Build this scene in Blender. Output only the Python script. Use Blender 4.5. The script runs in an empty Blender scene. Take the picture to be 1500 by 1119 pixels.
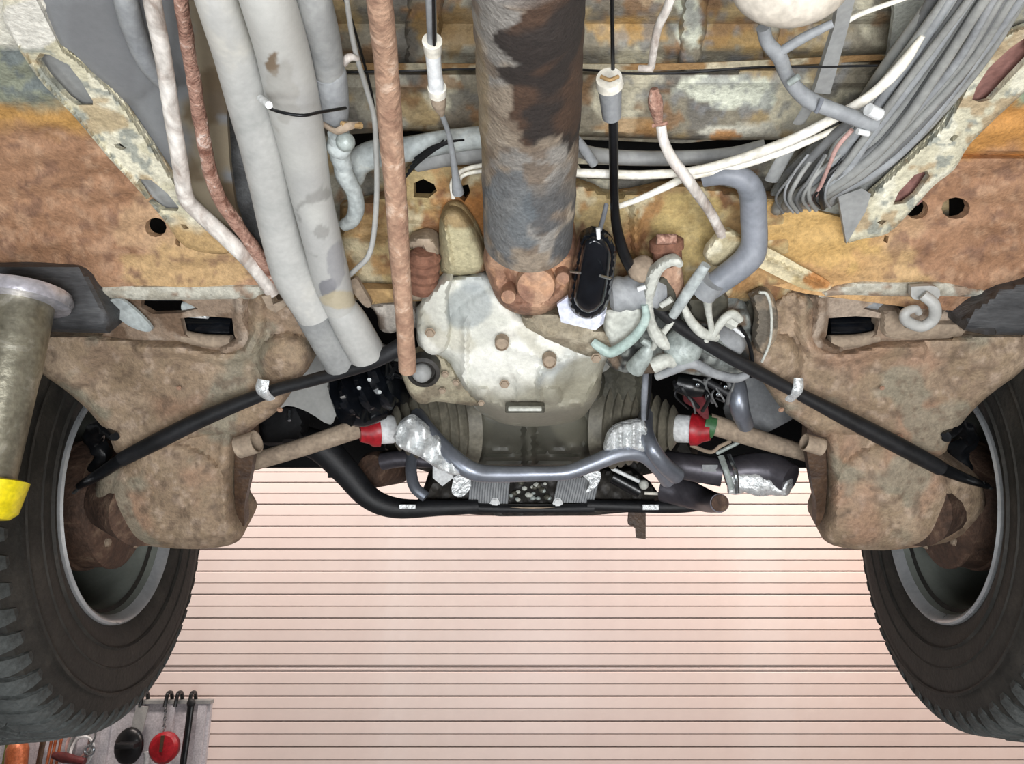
import bpy, math, random
import numpy as np
from mathutils import Vector, Matrix, noise
from mathutils.geometry import delaunay_2d_cdt
random.seed(4)
sc = bpy.context.scene
COL = sc.collection

# ------------------------------------------------------------------ camera
H = 1.50                        # eye height above the workshop floor
TH = math.radians(15.0)         # the camera looks up by this much
F = 1080.0                      # focal length in pixels of the 1500 x 1119 frame
CX, CY = 777.0, 559.5
cam_d = bpy.data.cameras.new('camera')
cam = bpy.data.objects.new('camera', cam_d)
COL.objects.link(cam)
cam.location = (0, 0, H)
cam.rotation_euler = (math.pi / 2 + TH, 0, 0)
cam_d.sensor_width = 36.0
cam_d.lens = F / 1500 * 36
cam_d.shift_x = -(CX - 750) / 1500
cam_d.clip_start = 0.02
sc.camera = cam
sc.view_settings.view_transform = 'Standard'
sc.view_settings.look = 'None'
sc.view_settings.gamma = 1.0
sc.view_settings.use_curve_mapping = False
sc.view_settings.exposure = 0.0

# ------------------------------------------------------------------ world and lights
w = bpy.data.worlds.new('world')
sc.world = w
w.use_nodes = True
w.node_tree.nodes['Background'].inputs[0].default_value = (0.75, 0.85, 1.0, 1)
w.node_tree.nodes['Background'].inputs[1].default_value = 0.24

def light(name, kind, loc, target, power, color=(1, 1, 1), size=0.5, size_y=None, spread=None, blend=None, angle=None):
    d = bpy.data.lights.new(name, kind)
    d.energy = power
    d.color = color
    if kind == 'AREA':
        d.shape = 'RECTANGLE' if size_y else 'SQUARE'
        d.size = size
        if size_y: d.size_y = size_y
        if spread: d.spread = math.radians(spread)
    elif kind == 'SPOT':
        d.shadow_soft_size = size
        d.spot_size = math.radians(angle or 60)
        d.spot_blend = blend or 0.3
    else:
        d.shadow_soft_size = size
    o = bpy.data.objects.new(name, d)
    COL.objects.link(o)
    o.location = loc
    o.rotation_euler = (Vector(target) - Vector(loc)).to_track_quat('-Z', 'Y').to_euler()
    return o

# added unseen key and fill lights around the camera, aimed at the underbody
light('camera_fill', 'AREA', (0.10, -0.30, H - 0.30), (0.0, 0.85, H + 0.30), 17.5, (0.97, 0.98, 1.0), 0.55, 0.35)
light('camera_fill_left', 'AREA', (-0.75, -0.1, H - 0.7), (0.1, 0.9, H + 0.3), 6, (0.92, 0.97, 1.0), 0.5, 0.5)
light('camera_fill_right', 'AREA', (0.85, 0.0, H - 0.7), (-0.1, 0.9, H + 0.3), 5.5, (1.0, 0.97, 0.92), 0.5, 0.5)
# added unseen fills behind the van, tinted to brighten the roller door
light('door_fill_left', 'AREA', (-1.5, 2.3, 3.1), (-1.4, 3.6, 0.4), 40, (1.0, 0.87, 0.80), 1.0, 0.25)
light('door_fill_right', 'AREA', (1.9, 2.3, 3.1), (1.9, 3.6, 0.4), 56, (1.0, 0.78, 0.67), 1.2, 0.25)
light('door_fill_middle', 'AREA', (0.5, 2.3, 3.1), (0.3, 3.6, 0.3), 15, (0.90, 0.96, 1.0), 0.5, 0.25)

# ------------------------------------------------------------------ projection helpers
CT, ST = math.cos(TH), math.sin(TH)
def P(px, py, Y):
    a = (px - CX) / F; b = (CY - py) / F
    s = Y / (CT - b * ST)
    return Vector((a * s, Y, H + (ST + b * CT) * s))
def depth(p):
    return p[1] * CT + (p[2] - H) * ST
_ty = [-400, -200, 0, 100, 200, 300, 430, 500, 600, 700, 800, 900]
_tY = [.30, .40, .52, .60, .68, .76, .86, .92, 1.0, 1.07, 1.14, 1.2]
def YB(py):
    return float(np.interp(py, _ty, _tY))
def mir(pts):
    return [(2 * CX - p[0],) + tuple(p[1:]) for p in pts]
def PP(p):            # (px, py, off) with off < .35 measured towards the camera from the underbody, else an absolute distance
    px, py, k = p
    return P(px, py, YB(py) - k if k < .35 else k)
def lin(h):
    h = h.lstrip('#')
    out = []
    for i in (0, 2, 4):
        c = int(h[i:i + 2], 16) / 255
        out.append(c / 12.92 if c <= .04045 else ((c + .055) / 1.055) ** 2.4)
    return tuple(out)

# ------------------------------------------------------------------ materials
MATS = {}
def mat(name, c1, c2=None, c3=None, scale=18, rough=.6, metal=0.0, bump=.15, detail=8, c3amt=.5, rvar=.12, spec=.5, fine=160, stretch=None, grain=1.0):
    if name in MATS: return MATS[name]
    m = bpy.data.materials.new(name); m.use_nodes = True
    nt = m.node_tree; N = nt.nodes; L = nt.links
    b = N['Principled BSDF']
    tc = N.new('ShaderNodeTexCoord')
    src = tc.outputs['Object']
    if stretch:
        mp = N.new('ShaderNodeMapping'); mp.inputs['Scale'].default_value = stretch
        L.new(src, mp.inputs['Vector']); src = mp.outputs['Vector']
    n1 = N.new('ShaderNodeTexNoise'); n1.inputs['Scale'].default_value = scale; n1.inputs['Detail'].default_value = detail
    n1.inputs['Roughness'].default_value = .65; n1.inputs['Distortion'].default_value = .6
    L.new(src, n1.inputs['Vector'])
    n2 = N.new('ShaderNodeTexNoise'); n2.inputs['Scale'].default_value = fine; n2.inputs['Detail'].default_value = 4
    L.new(src, n2.inputs['Vector'])
    def col(h): return tuple(lin(h)) + (1,) if isinstance(h, str) else tuple(h) + (1,)
    if c2 is None:
        mx = N.new('ShaderNodeMixRGB'); mx.inputs[1].default_value = col(c1)
        mx.inputs[2].default_value = tuple(x * .72 for x in col(c1)[:3]) + (1,)
        r = N.new('ShaderNodeValToRGB'); r.color_ramp.elements[0].position = .42; r.color_ramp.elements[1].position = .68
        L.new(n1.outputs['Fac'], r.inputs['Fac']); L.new(r.outputs['Color'], mx.inputs[0])
        out = mx.outputs[0]
    else:
        r = N.new('ShaderNodeValToRGB'); cr = r.color_ramp
        cr.elements[0].position = .36; cr.elements[0].color = col(c1)
        cr.elements[1].position = .56; cr.elements[1].color = col(c2)
        if c3:
            e = cr.elements.new(.56 + .12 * c3amt + .03); e.color = col(c3)
        L.new(n1.outputs['Fac'], r.inputs['Fac']); out = r.outputs['Color']
    # fine grain
    g = N.new('ShaderNodeMapRange'); g.inputs['From Min'].default_value = .3; g.inputs['From Max'].default_value = .7
    g.inputs['To Min'].default_value = 1 - .22 * grain; g.inputs['To Max'].default_value = 1 + .15 * grain
    L.new(n2.outputs['Fac'], g.inputs['Value'])
    mu = N.new('ShaderNodeMixRGB'); mu.blend_type = 'MULTIPLY'; mu.inputs[0].default_value = 1
    L.new(out, mu.inputs[1]); L.new(g.outputs['Result'], mu.inputs[2])
    L.new(mu.outputs[0], b.inputs['Base Color'])
    rr = N.new('ShaderNodeMapRange'); rr.inputs['To Min'].default_value = max(.03, rough - rvar); rr.inputs['To Max'].default_value = min(1, rough + rvar)
    L.new(n1.outputs['Fac'], rr.inputs['Value']); L.new(rr.outputs['Result'], b.inputs['Roughness'])
    b.inputs['Metallic'].default_value = metal
    b.inputs['Specular IOR Level'].default_value = spec
    if bump:
        bp = N.new('ShaderNodeBump'); bp.inputs['Strength'].default_value = bump; bp.inputs['Distance'].default_value = .004
        ad = N.new('ShaderNodeMath'); ad.operation = 'ADD'
        L.new(n1.outputs['Fac'], ad.inputs[0]); L.new(n2.outputs['Fac'], ad.inputs[1])
        L.new(ad.outputs[0], bp.inputs['Height']); L.new(bp.outputs['Normal'], b.inputs['Normal'])
    MATS[name] = m
    return m

def painted(name='weathered_metal', rough=.72, bump=.42, lo=.58, hi=1.40):
    """colour from the per-vertex paint / rust map, with fine grain on top"""
    if name in MATS: return MATS[name]
    m = mat(name, '#808080', None, rough=rough, bump=bump, scale=45, fine=260)
    nt = m.node_tree; N = nt.nodes; L = nt.links
    a = N.new('ShaderNodeVertexColor'); a.layer_name = 'Col'
    n = N.new('ShaderNodeTexNoise'); n.inputs['Scale'].default_value = 130; n.inputs['Detail'].default_value = 12; n.inputs['Roughness'].default_value = .78
    tc = N.new('ShaderNodeTexCoord'); L.new(tc.outputs['Object'], n.inputs['Vector'])
    mr = N.new('ShaderNodeMapRange'); mr.inputs['From Min'].default_value = .3; mr.inputs['From Max'].default_value = .7
    mr.inputs['To Min'].default_value = lo; mr.inputs['To Max'].default_value = hi
    L.new(n.outputs['Fac'], mr.inputs['Value'])
    mu = N.new('ShaderNodeMixRGB'); mu.blend_type = 'MULTIPLY'; mu.inputs[0].default_value = 1
    L.new(a.outputs['Color'], mu.inputs[1]); L.new(mr.outputs['Result'], mu.inputs[2])
    L.new(mu.outputs[0], N['Principled BSDF'].inputs['Base Color'])
    return m

M_RUST = mat('rust', '#957460', '#b5937b', '#d0b5a0', scale=38, rough=.85, bump=.5)
M_RUSTPINK = mat('flaking_rust', '#7d5546', '#bd9684', '#e8d6cb', scale=55, rough=.85, bump=.7, fine=300)
M_TAN = mat('road_dust', '#8f7f6e', '#a99884', '#b8a896', scale=18, rough=.9, bump=.3)
M_WHITEPIPE = mat('chipped_white_paint', '#a89a90', '#e8e2da', '#f4efe8', scale=40, rough=.6, bump=.35, stretch=(1, .5, .5))
M_GREYPIPE = mat('dusty_grey_paint', '#a9aaa7', '#bdbdb9', '#c9c7bf', scale=7, rough=.5, bump=.05, grain=.35)
M_GREYPIPE2 = mat('dusty_dark_grey_paint', '#858787', '#a0a19f', '#aeada7', scale=9, rough=.6, bump=.06, grain=.5)
M_HOSE = mat('dusty_grey_rubber', '#84878a', '#9ea1a3', '#b0b2b1', scale=14, rough=.6, bump=.08, grain=.6)
M_HOSEL = mat('pale_grey_rubber', '#9fa6a6', '#bfc6c4', '#ced2cc', scale=18, rough=.65, bump=.2)
M_HOSED = mat('slate_rubber', '#747980', '#8d9199', '#9a9ea6', scale=9, rough=.5, bump=.04, grain=.4)
M_CREAM = mat('cream_plastic', '#e2dccb', '#f2efe4', '#fbf8f0', scale=25, rough=.45, bump=.06)
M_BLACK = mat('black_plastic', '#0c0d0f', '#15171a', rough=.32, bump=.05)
M_BLACKM = mat('black_rubber', '#121315', '#1b1c1f', rough=.55, bump=.12)
M_GLOSS = mat('black_gloss_paint', '#0a0c10', '#14171c', rough=.18, bump=.03, rvar=.05)
M_ALU = mat('oxidised_aluminium', '#b4b6ae', '#cfd1c8', '#dddcd2', scale=14, rough=.55, metal=.0, bump=.2)
M_ALUG = mat('grey_aluminium', '#8f9793', '#b3bcb8', '#c9cfc9', scale=22, rough=.45, metal=.15, bump=.25)
M_STEEL = mat('bright_steel', '#a7adb2', '#c6ccd0', rough=.22, metal=.9, bump=.04)
M_EXH = mat('brushed_exhaust_steel', '#7d828c', '#969ca7', rough=.38, metal=.6, bump=.03, scale=8, grain=.3)
M_EXHD = mat('dark_exhaust_steel', '#4a484e', '#5d5a60', rough=.42, metal=.55, bump=.05, scale=10, grain=.5)
M_POST = mat('worn_steel', '#8c8878', '#aca896', '#c9c6b8', rough=.36, metal=.75, bump=.12, scale=24)
M_OIL = mat('oily_casting', '#45443c', '#605e53', '#6f6d60', scale=12, rough=.5, metal=.25, bump=.15)
M_OILD = mat('dark_oily_casting', '#211f1d', '#36332f', '#45413b', scale=14, rough=.55, metal=.1, bump=.2)
M_BOOT = mat('olive_rubber_boot', '#57544a', '#6e6a5d', '#7d786a', scale=20, rough=.55, bump=.1)
M_DARK = mat('bay_shade_black', '#08080a', '#101012', rough=.85, bump=.3)  # near-black stands in for the shade in engine bay and wheel arches
M_FOIL = mat('wrinkled_silver_foil', '#cfd4d6', '#eef1f1', rough=.28, metal=.45, bump=.6, scale=60)
M_WHITE = mat('white_paint', '#dfe3e4', '#eef0f0', rough=.4, bump=.05)
M_RED = mat('red_plastic', '#8c1820', '#b5202b', rough=.4, bump=.05)
M_GREEN = mat('green_tape', '#2f5a37', '#447248', rough=.5)
M_YELLOW = mat('yellow_plastic', '#e6cf10', '#f6e524', rough=.35, bump=.04)
M_TYRE = mat('tyre_rubber', '#22221f', '#32302c', '#3b3833', scale=16, rough=.75, bump=.3)
M_TREAD = mat('lit_dusty_tread_rubber', '#3c3f3e', '#565a59', '#6a6f6e', scale=18, rough=.8, bump=.5)  # dust, plus the light on the tread put into a lighter rubber colour
M_RIM = mat('grey_rim_paint', '#6a6e68', '#7a7f78', '#858a82', scale=5, rough=.42, metal=.1, bump=.03, grain=.3)
M_RIMEDGE = mat('bare_rim_metal', '#b9bdc0', '#d3d6d8', rough=.3, metal=.5, bump=.03, grain=.3)
M_DRUM = mat('rusty_drum', '#3d2e25', '#5a4437', '#75604f', scale=26, rough=.8, bump=.6)
M_BUNDLE = mat('grey_cable_jacket', '#858785', '#9c9d9a', '#abaca6', scale=12, rough=.6, bump=.08, grain=.6)
M_BUNDLE2 = mat('dark_cable_jacket', '#5f6162', '#757676', '#848483', scale=12, rough=.6, bump=.08, grain=.6)
M_PINK = mat('pink_cable_jacket', '#b88f88', '#cfaaa2', rough=.5)
M_BROWNP = mat('tarred_brown', '#3f2f26', '#55402f', '#6b5240', scale=20, rough=.5, bump=.35)
M_OCHRE = mat('ochre_rust', '#8b6f4a', '#b89868', '#cdb68c', scale=24, rough=.85, bump=.45)
M_PAINTED = painted()
M_SCUFFED = painted('scuffed_smooth_paint', .5, .04, .92, 1.08)
M_CAST = painted('cast_aluminium', .55, .2, .8, 1.2)

# ------------------------------------------------------------------ object helpers
WL = {}              # world position of every object
def base_loc(vs):
    a = np.asarray(vs)
    return Vector(((a[:, 0].min() + a[:, 0].max()) / 2, (a[:, 1].min() + a[:, 1].max()) / 2, a[:, 2].min()))
def link(name, me, loc, parent=None):
    o = bpy.data.objects.new(name, me); COL.objects.link(o)
    WL[o.name] = Vector(loc)
    o.location = Vector(loc)
    if parent is not None: o.parent = parent
    return o
def mesh_obj(name, vs, fs, m, parent=None, sharp=40, cols=None):
    vs = [tuple(v) for v in vs]
    loc = base_loc(vs)
    me = bpy.data.meshes.new(name)
    me.from_pydata([(v[0] - loc.x, v[1] - loc.y, v[2] - loc.z) for v in vs], [], fs)
    me.materials.append(m)
    if cols is not None:
        at = me.color_attributes.new('Col', 'FLOAT_COLOR', 'POINT')
        flat = np.ones((len(vs), 4), dtype=np.float32); flat[:, :3] = cols
        at.data.foreach_set('color', flat.ravel())
    for p in me.polygons: p.use_smooth = True
    me.set_sharp_from_angle(angle=math.radians(sharp))
    me.update()
    return link(name, me, loc, parent)
def tag(o, label, cat, group=None, kind=None):
    if label: o['label'] = label
    if cat: o['category'] = cat
    if group: o['group'] = group
    if kind: o['kind'] = kind
    return o
def thing(name, label, cat, group=None, kind=None):
    o = bpy.data.objects.new(name, None); COL.objects.link(o)
    o.empty_display_size = .05
    WL[o.name] = None
    return tag(o, label, cat, group, kind)

class MB:
    def __init__(s): s.v = []; s.f = []; s.c = []
    def add(s, vs, fs, col=None):
        k = len(s.v); s.v += [tuple(v) for v in vs]; s.f += [tuple(i + k for i in f) for f in fs]
        if col is not None: s.c += [col] * len(vs)
        return s
    def build(s, name, m, parent=None, sharp=40):
        return mesh_obj(name, s.v, s.f, m, parent, sharp, s.c if s.c else None)

def smooth(pts, n=6):
    """Catmull-Rom through vectors (any dimension)"""
    pts = [np.array(p, float) for p in pts]
    if len(pts) < 3: return pts
    q = [2 * pts[0] - pts[1]] + pts + [2 * pts[-1] - pts[-2]]
    out = []
    for i in range(1, len(q) - 2):
        a, b, c, d = q[i - 1], q[i], q[i + 1], q[i + 2]
        for k in range(n):
            t = k / n
            out.append(.5 * (2 * b + (c - a) * t + (2 * a - 5 * b + 4 * c - d) * t * t + (3 * b - a - 3 * c + d) * t ** 3))
    out.append(pts[-1])
    return out
def tube_geo(path, rad, segs=14, caps=True, flat=1.0, wob=0, closed_dir=None):
    """path of world points, rad a number or list; flat squashes one axis"""
    path = [Vector(p) for p in path]; n = len(path)
    if not hasattr(rad, '__len__'): rad = [rad] * n
    tan = []
    for i in range(n):
        d = path[min(i + 1, n - 1)] - path[max(i - 1, 0)]
        tan.append(d.normalized() if d.length > 1e-9 else Vector((0, 1, 0)))
    ref = Vector((0, 0, 1)) if abs(tan[0].z) < .9 else Vector((0, 1, 0))
    u = tan[0].cross(ref).normalized()
    vs, fs = [], []
    for i in range(n):
        u = (u - tan[i] * u.dot(tan[i])).normalized()
        v = tan[i].cross(u)
        for k in range(segs):
            a = 2 * math.pi * k / segs
            r = rad[i]
            if wob: r *= 1 + wob * noise.noise(path[i] * 60 + Vector((math.cos(a), math.sin(a), 0)) * 1.5)
            vs.append(path[i] + u * math.cos(a) * r + v * math.sin(a) * r * flat)
    for i in range(n - 1):
        for k in range(segs):
            k2 = (k + 1) % segs
            fs.append((i * segs + k, i * segs + k2, (i + 1) * segs + k2, (i + 1) * segs + k))
    if caps:
        fs.append(tuple(range(segs - 1, -1, -1))); fs.append(tuple(range((n - 1) * segs, n * segs)))
    return vs, fs
def tube_px(pts, wpx, sm=6, segs=14, **kw):
    """pts (px, py, off/dist); wpx width in photo pixels (number or list per point)"""
    if not hasattr(wpx, '__len__'): wpx = [wpx] * len(pts)
    q = []
    for p, wv in zip(pts, wpx):
        v = PP(p); q.append((v.x, v.y, v.z, wv / 2 * depth(v) / F))
    q = smooth(q, sm) if sm else [np.array(a) for a in q]
    return tube_geo([a[:3] for a in q], [a[3] for a in q], segs, **kw)
def tube(name, pts, wpx, m, parent=None, sm=6, segs=14, **kw):
    v, f = tube_px(pts, wpx, sm, segs, **kw)
    return mesh_obj(name, v, f, m, parent, 50)
def hollow_px(pts, wpx, wall=.12, sm=6, segs=18, lipdepth=.35):
    """open tube: outer skin that turns into an inner skin at the last point"""
    q = []
    if not hasattr(wpx, '__len__'): wpx = [wpx] * len(pts)
    for p, wv in zip(pts, wpx):
        v = PP(p); q.append((v.x, v.y, v.z, wv / 2 * depth(v) / F))
    q = smooth(q, sm)
    path = [a[:3] for a in q]; rad = [a[3] for a in q]
    k = max(2, int(len(path) * lipdepth))
    path2 = path + [path[-1]] + path[-2:-k - 1:-1]
    rad2 = rad + [rad[-1] * (1 - wall)] + [r * (1 - wall) for r in rad[-2:-k - 1:-1]]
    # frames must not flip: build ring list by hand using outer frames
    path_v = [Vector(p) for p in path]; n = len(path_v)
    tan = [(path_v[min(i + 1, n - 1)] - path_v[max(i - 1, 0)]).normalized() for i in range(n)]
    ref = Vector((0, 0, 1)) if abs(tan[0].z) < .9 else Vector((0, 1, 0))
    u = tan[0].cross(ref).normalized(); us = []
    for i in range(n):
        u = (u - tan[i] * u.dot(tan[i])).normalized(); us.append(u.copy())
    idx = list(range(n)) + [n - 1] + list(range(n - 2, n - 1 - k, -1))
    vs, fs = [], []
    for i, r in zip(idx, rad2):
        v = tan[i].cross(us[i])
        for s in range(segs):
            a = 2 * math.pi * s / segs
            vs.append(path_v[i] + us[i] * math.cos(a) * r + v * math.sin(a) * r)
    m = len(idx)
    for i in range(m - 1):
        for s in range(segs):
            s2 = (s + 1) % segs
            fs.append((i * segs + s, i * segs + s2, (i + 1) * segs + s2, (i + 1) * segs + s))
    fs.append(tuple(range(segs - 1, -1, -1))); fs.append(tuple(range((m - 1) * segs, m * segs)))
    return vs, fs

def frame(axis, up=None):
    w_ = Vector(axis).normalized()
    ref = Vector(up) if up else (Vector((0, 0, 1)) if abs(w_.z) < .9 else Vector((0, 1, 0)))
    u = ref.cross(w_).normalized(); v = w_.cross(u)
    return u, v, w_
def lathe_geo(o, axis, prof, segs=28, lobes=None, cap=True):
    """prof list of (distance along axis, radius)"""
    o = Vector(o); u, v, w_ = frame(axis); vs, fs = [], []
    for i, (h, r) in enumerate(prof):
        for k in range(segs):
            a = 2 * math.pi * k / segs
            rr = r * (1 + lobes(i, a)) if lobes else r
            vs.append(o + w_ * h + (u * math.cos(a) + v * math.sin(a)) * rr)
    for i in range(len(prof) - 1):
        for k in range(segs):
            k2 = (k + 1) % segs
            fs.append((i * segs + k, i * segs + k2, (i + 1) * segs + k2, (i + 1) * segs + k))
    if cap:
        fs.append(tuple(range(segs - 1, -1, -1))); fs.append(tuple(range((len(prof) - 1) * segs, len(prof) * segs)))
    return vs, fs
def lathe(name, o, axis, prof, m, parent=None, segs=28, **kw):
    v, f = lathe_geo(o, axis, prof, segs, **kw)
    return mesh_obj(name, v, f, m, parent, 35)
def box_geo(c, size, axis=(0, 0, 1), up=None, bev=.12, taper=1.0):
    """chamfered box, size along (u, v, w) of the frame"""
    c = Vector(c); u, v, w_ = frame(axis, up)
    sx, sy, sz = size[0] / 2, size[1] / 2, size[2] / 2
    b = min(sx, sy, sz) * 2 * bev
    vs, fs = [], []
    rings = [(-sz, sx - b, sy - b, 1), (-sz + b, sx, sy, 1), (sz - b, sx * taper, sy * taper, 1), (sz, sx * taper - b, sy * taper - b, 1)]
    for h, x, y, _ in rings:
        q = [(x - b, -y), (x, -y + b), (x, y - b), (x - b, y), (-x + b, y), (-x, y - b), (-x, -y + b), (-x + b, -y)]
        for (a, d) in q: vs.append(c + u * a + v * d + w_ * h)
    for i in range(3):
        for k in range(8):
            k2 = (k + 1) % 8
            fs.append((i * 8 + k, i * 8 + k2, (i + 1) * 8 + k2, (i + 1) * 8 + k))
    fs.append(tuple(range(7, -1, -1))); fs.append(tuple(range(24, 32)))
    return vs, fs
def box(name, c, size, m, parent=None, **kw):
    v, f = box_geo(c, size, **kw)
    return mesh_obj(name, v, f, m, parent, 25)
def ball_geo(c, r, n=12, sq=(1, 1, 1), bump=0, freq=30):
    c = Vector(c); vs, fs = [], []
    for i in range(n + 1):
        ph = math.pi * i / n
        for k in range(2 * n):
            a = math.pi * k / n
            d = Vector((math.sin(ph) * math.cos(a), math.sin(ph) * math.sin(a), math.cos(ph)))
            rr = r * (1 + (bump * noise.noise(c * 10 + d * freq * r * 3) if bump else 0))
            vs.append(c + Vector((d.x * rr * sq[0], d.y * rr * sq[1], d.z * rr * sq[2])))
    for i in range(n):
        for k in range(2 * n):
            k2 = (k + 1) % (2 * n)
            fs.append((i * 2 * n + k, (i + 1) * 2 * n + k, (i + 1) * 2 * n + k2, i * 2 * n + k2))
    return vs, fs
def toward():          # from the underbody towards the viewer's side
    return Vector((0, -.72, -.69))
def bolt_geo(p, axis, r, h=None, hexn=6):
    h = h or r * .8
    v, f = lathe_geo(p, axis, [(0, r * 1.35), (h * .25, r * 1.35), (h * .25, r), (h, r), (h * 1.05, r * .85)], hexn)
    return v, f
def bolt(name, px, py, off, wpx, m, parent=None, axis=None, hexn=6):
    p = PP((px, py, off)); r = wpx / 2 * depth(p) / F / 1.2
    v, f = bolt_geo(p, axis or toward(), r, hexn=hexn)
    return mesh_obj(name, v, f, m, parent, 25)

# ---- slab: a pressed / cast panel given by outline, holes, a distance surface and relief
def inpoly(poly, X, Y):
    inside = np.zeros(X.shape, bool); n = len(poly)
    for i in range(n):
        x1, y1 = poly[i]; x2, y2 = poly[(i + 1) % n]
        if y1 == y2: continue
        c = ((y1 > Y) != (y2 > Y)) & (X < (x2 - x1) * (Y - y1) / (y2 - y1) + x1)
        inside ^= c
    return inside
def dseg(poly, X, Y, closed=True):
    d = np.full(X.shape, 1e9); n = len(poly)
    for i in range(n if closed else n - 1):
        x1, y1 = poly[i]; x2, y2 = poly[(i + 1) % n]
        L2 = (x2 - x1) ** 2 + (y2 - y1) ** 2 + 1e-9
        t = np.clip(((X - x1) * (x2 - x1) + (Y - y1) * (y2 - y1)) / L2, 0, 1)
        d = np.minimum(d, np.hypot(X - x1 - t * (x2 - x1), Y - y1 - t * (y2 - y1)))
    return d
def densify(poly, step):
    out = []; n = len(poly)
    for i in range(n):
        a = np.array(poly[i], float); b = np.array(poly[(i + 1) % n], float)
        k = max(1, int(np.hypot(*(b - a)) / step))
        for j in range(k): out.append(tuple(a + (b - a) * j / k))
    return out
def slab_geo(outline, dist, thick=.006, holes=(), relief=None, step=8, round_=0, round_d=.01, push=None, soft=True):
    """dist(px array, py array) -> Y; relief(px, py) -> metres towards the viewer"""
    if soft:
        outline = [tuple(a) for a in smooth(list(outline) + [outline[0]], 3)[:-1]]
    loops = [densify(outline, step)] + [densify(h, step * .8) for h in holes]
    pts = []; edges = []
    for lp in loops:
        k = len(pts); pts += lp
        edges += [(k + i, k + (i + 1) % len(lp)) for i in range(len(lp))]
    o = np.array(outline)
    gx, gy = np.meshgrid(np.arange(o[:, 0].min(), o[:, 0].max(), step), np.arange(o[:, 1].min(), o[:, 1].max(), step))
    gx = (gx + (np.arange(gx.shape[0]) % 2)[:, None] * step / 2).ravel(); gy = gy.ravel()
    ok = inpoly(loops[0], gx, gy)
    for h in loops[1:]: ok &= ~inpoly(h, gx, gy)
    gx, gy = gx[ok], gy[ok]
    dd = np.full(gx.shape, 1e9)
    for lp in loops: dd = np.minimum(dd, dseg(lp, gx, gy))
    gx, gy = gx[dd > step * .45], gy[dd > step * .45]
    pts += list(zip(gx.tolist(), gy.tolist()))
    r = delaunay_2d_cdt([Vector(p) for p in pts], edges, [], 0, 1e-4)
    V = np.array([tuple(v) for v in r[0]]); T = [tuple(t) for t in r[2]]
    C = np.array([V[list(t)].mean(0) for t in T])
    ok = inpoly(loops[0], C[:, 0], C[:, 1])
    for h in loops[1:]: ok &= ~inpoly(h, C[:, 0], C[:, 1])
    T = [t for t, k in zip(T, ok) if k]
    X, Yp = V[:, 0], V[:, 1]
    D = dist(X, Yp) * np.ones_like(X)
    if relief is not None: D = D - relief(X, Yp)
    if round_:
        e = dseg(loops[0], X, Yp)
        q = np.clip(1 - e / round_, 0, 1)
        D = D + round_d * (1 - np.sqrt(np.clip(1 - q * q, 0, 1)))
    a = (X - CX) / F; b = (CY - Yp) / F; s = D / (CT - b * ST)
    W = np.stack([a * s, D, H + (ST + b * CT) * s], 1)
    pv = np.array(push if push else (0, .72, .69)) * thick
    n = len(W)
    vs = np.concatenate([W, W + pv])
    fs = []
    from collections import Counter
    ec = Counter()
    for t in T:
        for i in range(3):
            ec[(t[i], t[(i + 1) % 3])] += 1
    # orientation: make the front face the viewer
    fs += [tuple(reversed(t)) for t in T] if True else T
    fs += [tuple(i + n for i in t) for t in T]
    for (i, j) in ec:
        if (j, i) not in ec:
            fs.append((i, j, j + n, i + n))
    return vs, fs, np.concatenate([X, X]), np.concatenate([Yp, Yp])
def YBv(off=0.0):
    return lambda X, Y: np.interp(Y, _ty, _tY) - off
def slab(name, outline, dist, m, parent=None, cols=None, sharp=38, **kw):
    vs, fs, X, Y = slab_geo(outline, dist, **kw)
    c = cols(X, Y, vs) if cols is not None else None
    return mesh_obj(name, vs, fs, m, parent, sharp, c)

def nz(V, freq, seed=0.0, octv=3):
    """fractal noise at world positions"""
    out = np.empty(len(V)); off = Vector((seed * 7.3, seed * 3.1, seed))
    for i, p in enumerate(V):
        out[i] = noise.fractal(Vector(p) * freq + off, .9, 2.1, octv)
    return out
def paint(base, layers):
    """base colour; layers: (colour, mask function(X, Y, V) -> 0..1)"""
    def fn(X, Y, V):
        c = np.tile(np.array(lin(base)), (len(X), 1))
        for colr, mask in layers:
            k = np.clip(mask(X, Y, V), 0, 1)[:, None]
            c = c * (1 - k) + np.array(lin(colr)) * k
        return c
    return fn
def nmask(freq, thr, seed=0.0, sharp=8, amt=1.0, octv=3):
    return lambda X, Y, V: np.clip((nz(V, freq, seed, octv) - thr) * sharp, 0, 1) * amt
def blob(cx, cy, rx, ry, edge=.35, seed=1.0, freq=30, amt=1.0):
    def fn(X, Y, V):
        d = np.hypot((X - cx) / rx, (Y - cy) / ry) + edge * nz(V, freq, seed)
        return np.clip((1.05 - d) * 7, 0, 1) * amt
    return fn
def mmul(a, b): return lambda X, Y, V: a(X, Y, V) * b(X, Y, V)
def grad(fn, k=1.0, freq=20, edge=25, seed=3.0):
    """soft but ragged half-plane: fn(X, Y) > 0 in pixels"""
    return lambda X, Y, V: np.clip((fn(X, Y) + edge * nz(V, freq, seed)) * k, 0, 1)
def bumps(lst):
    """(px, py, radius, metres) domes"""
    def fn(X, Y):
        r = np.zeros_like(X)
        for cx, cy, rr, h in lst:
            d = np.clip(1 - ((X - cx) ** 2 + (Y - cy) ** 2) / rr ** 2, 0, 1)
            r = r + h * np.sqrt(d)
        return r
    return fn
def ridges(lst):
    """(list of px points, half width px, metres)"""
    def fn(X, Y):
        r = np.zeros_like(X)
        for pts, hw, h in lst:
            d = dseg(pts, X, Y, closed=False)
            r = r + h * np.clip(1.6 - d / hw, 0, 1)
        return r
    return fn
def both(*fns): return lambda X, Y: sum(f(X, Y) for f in fns)

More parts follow.
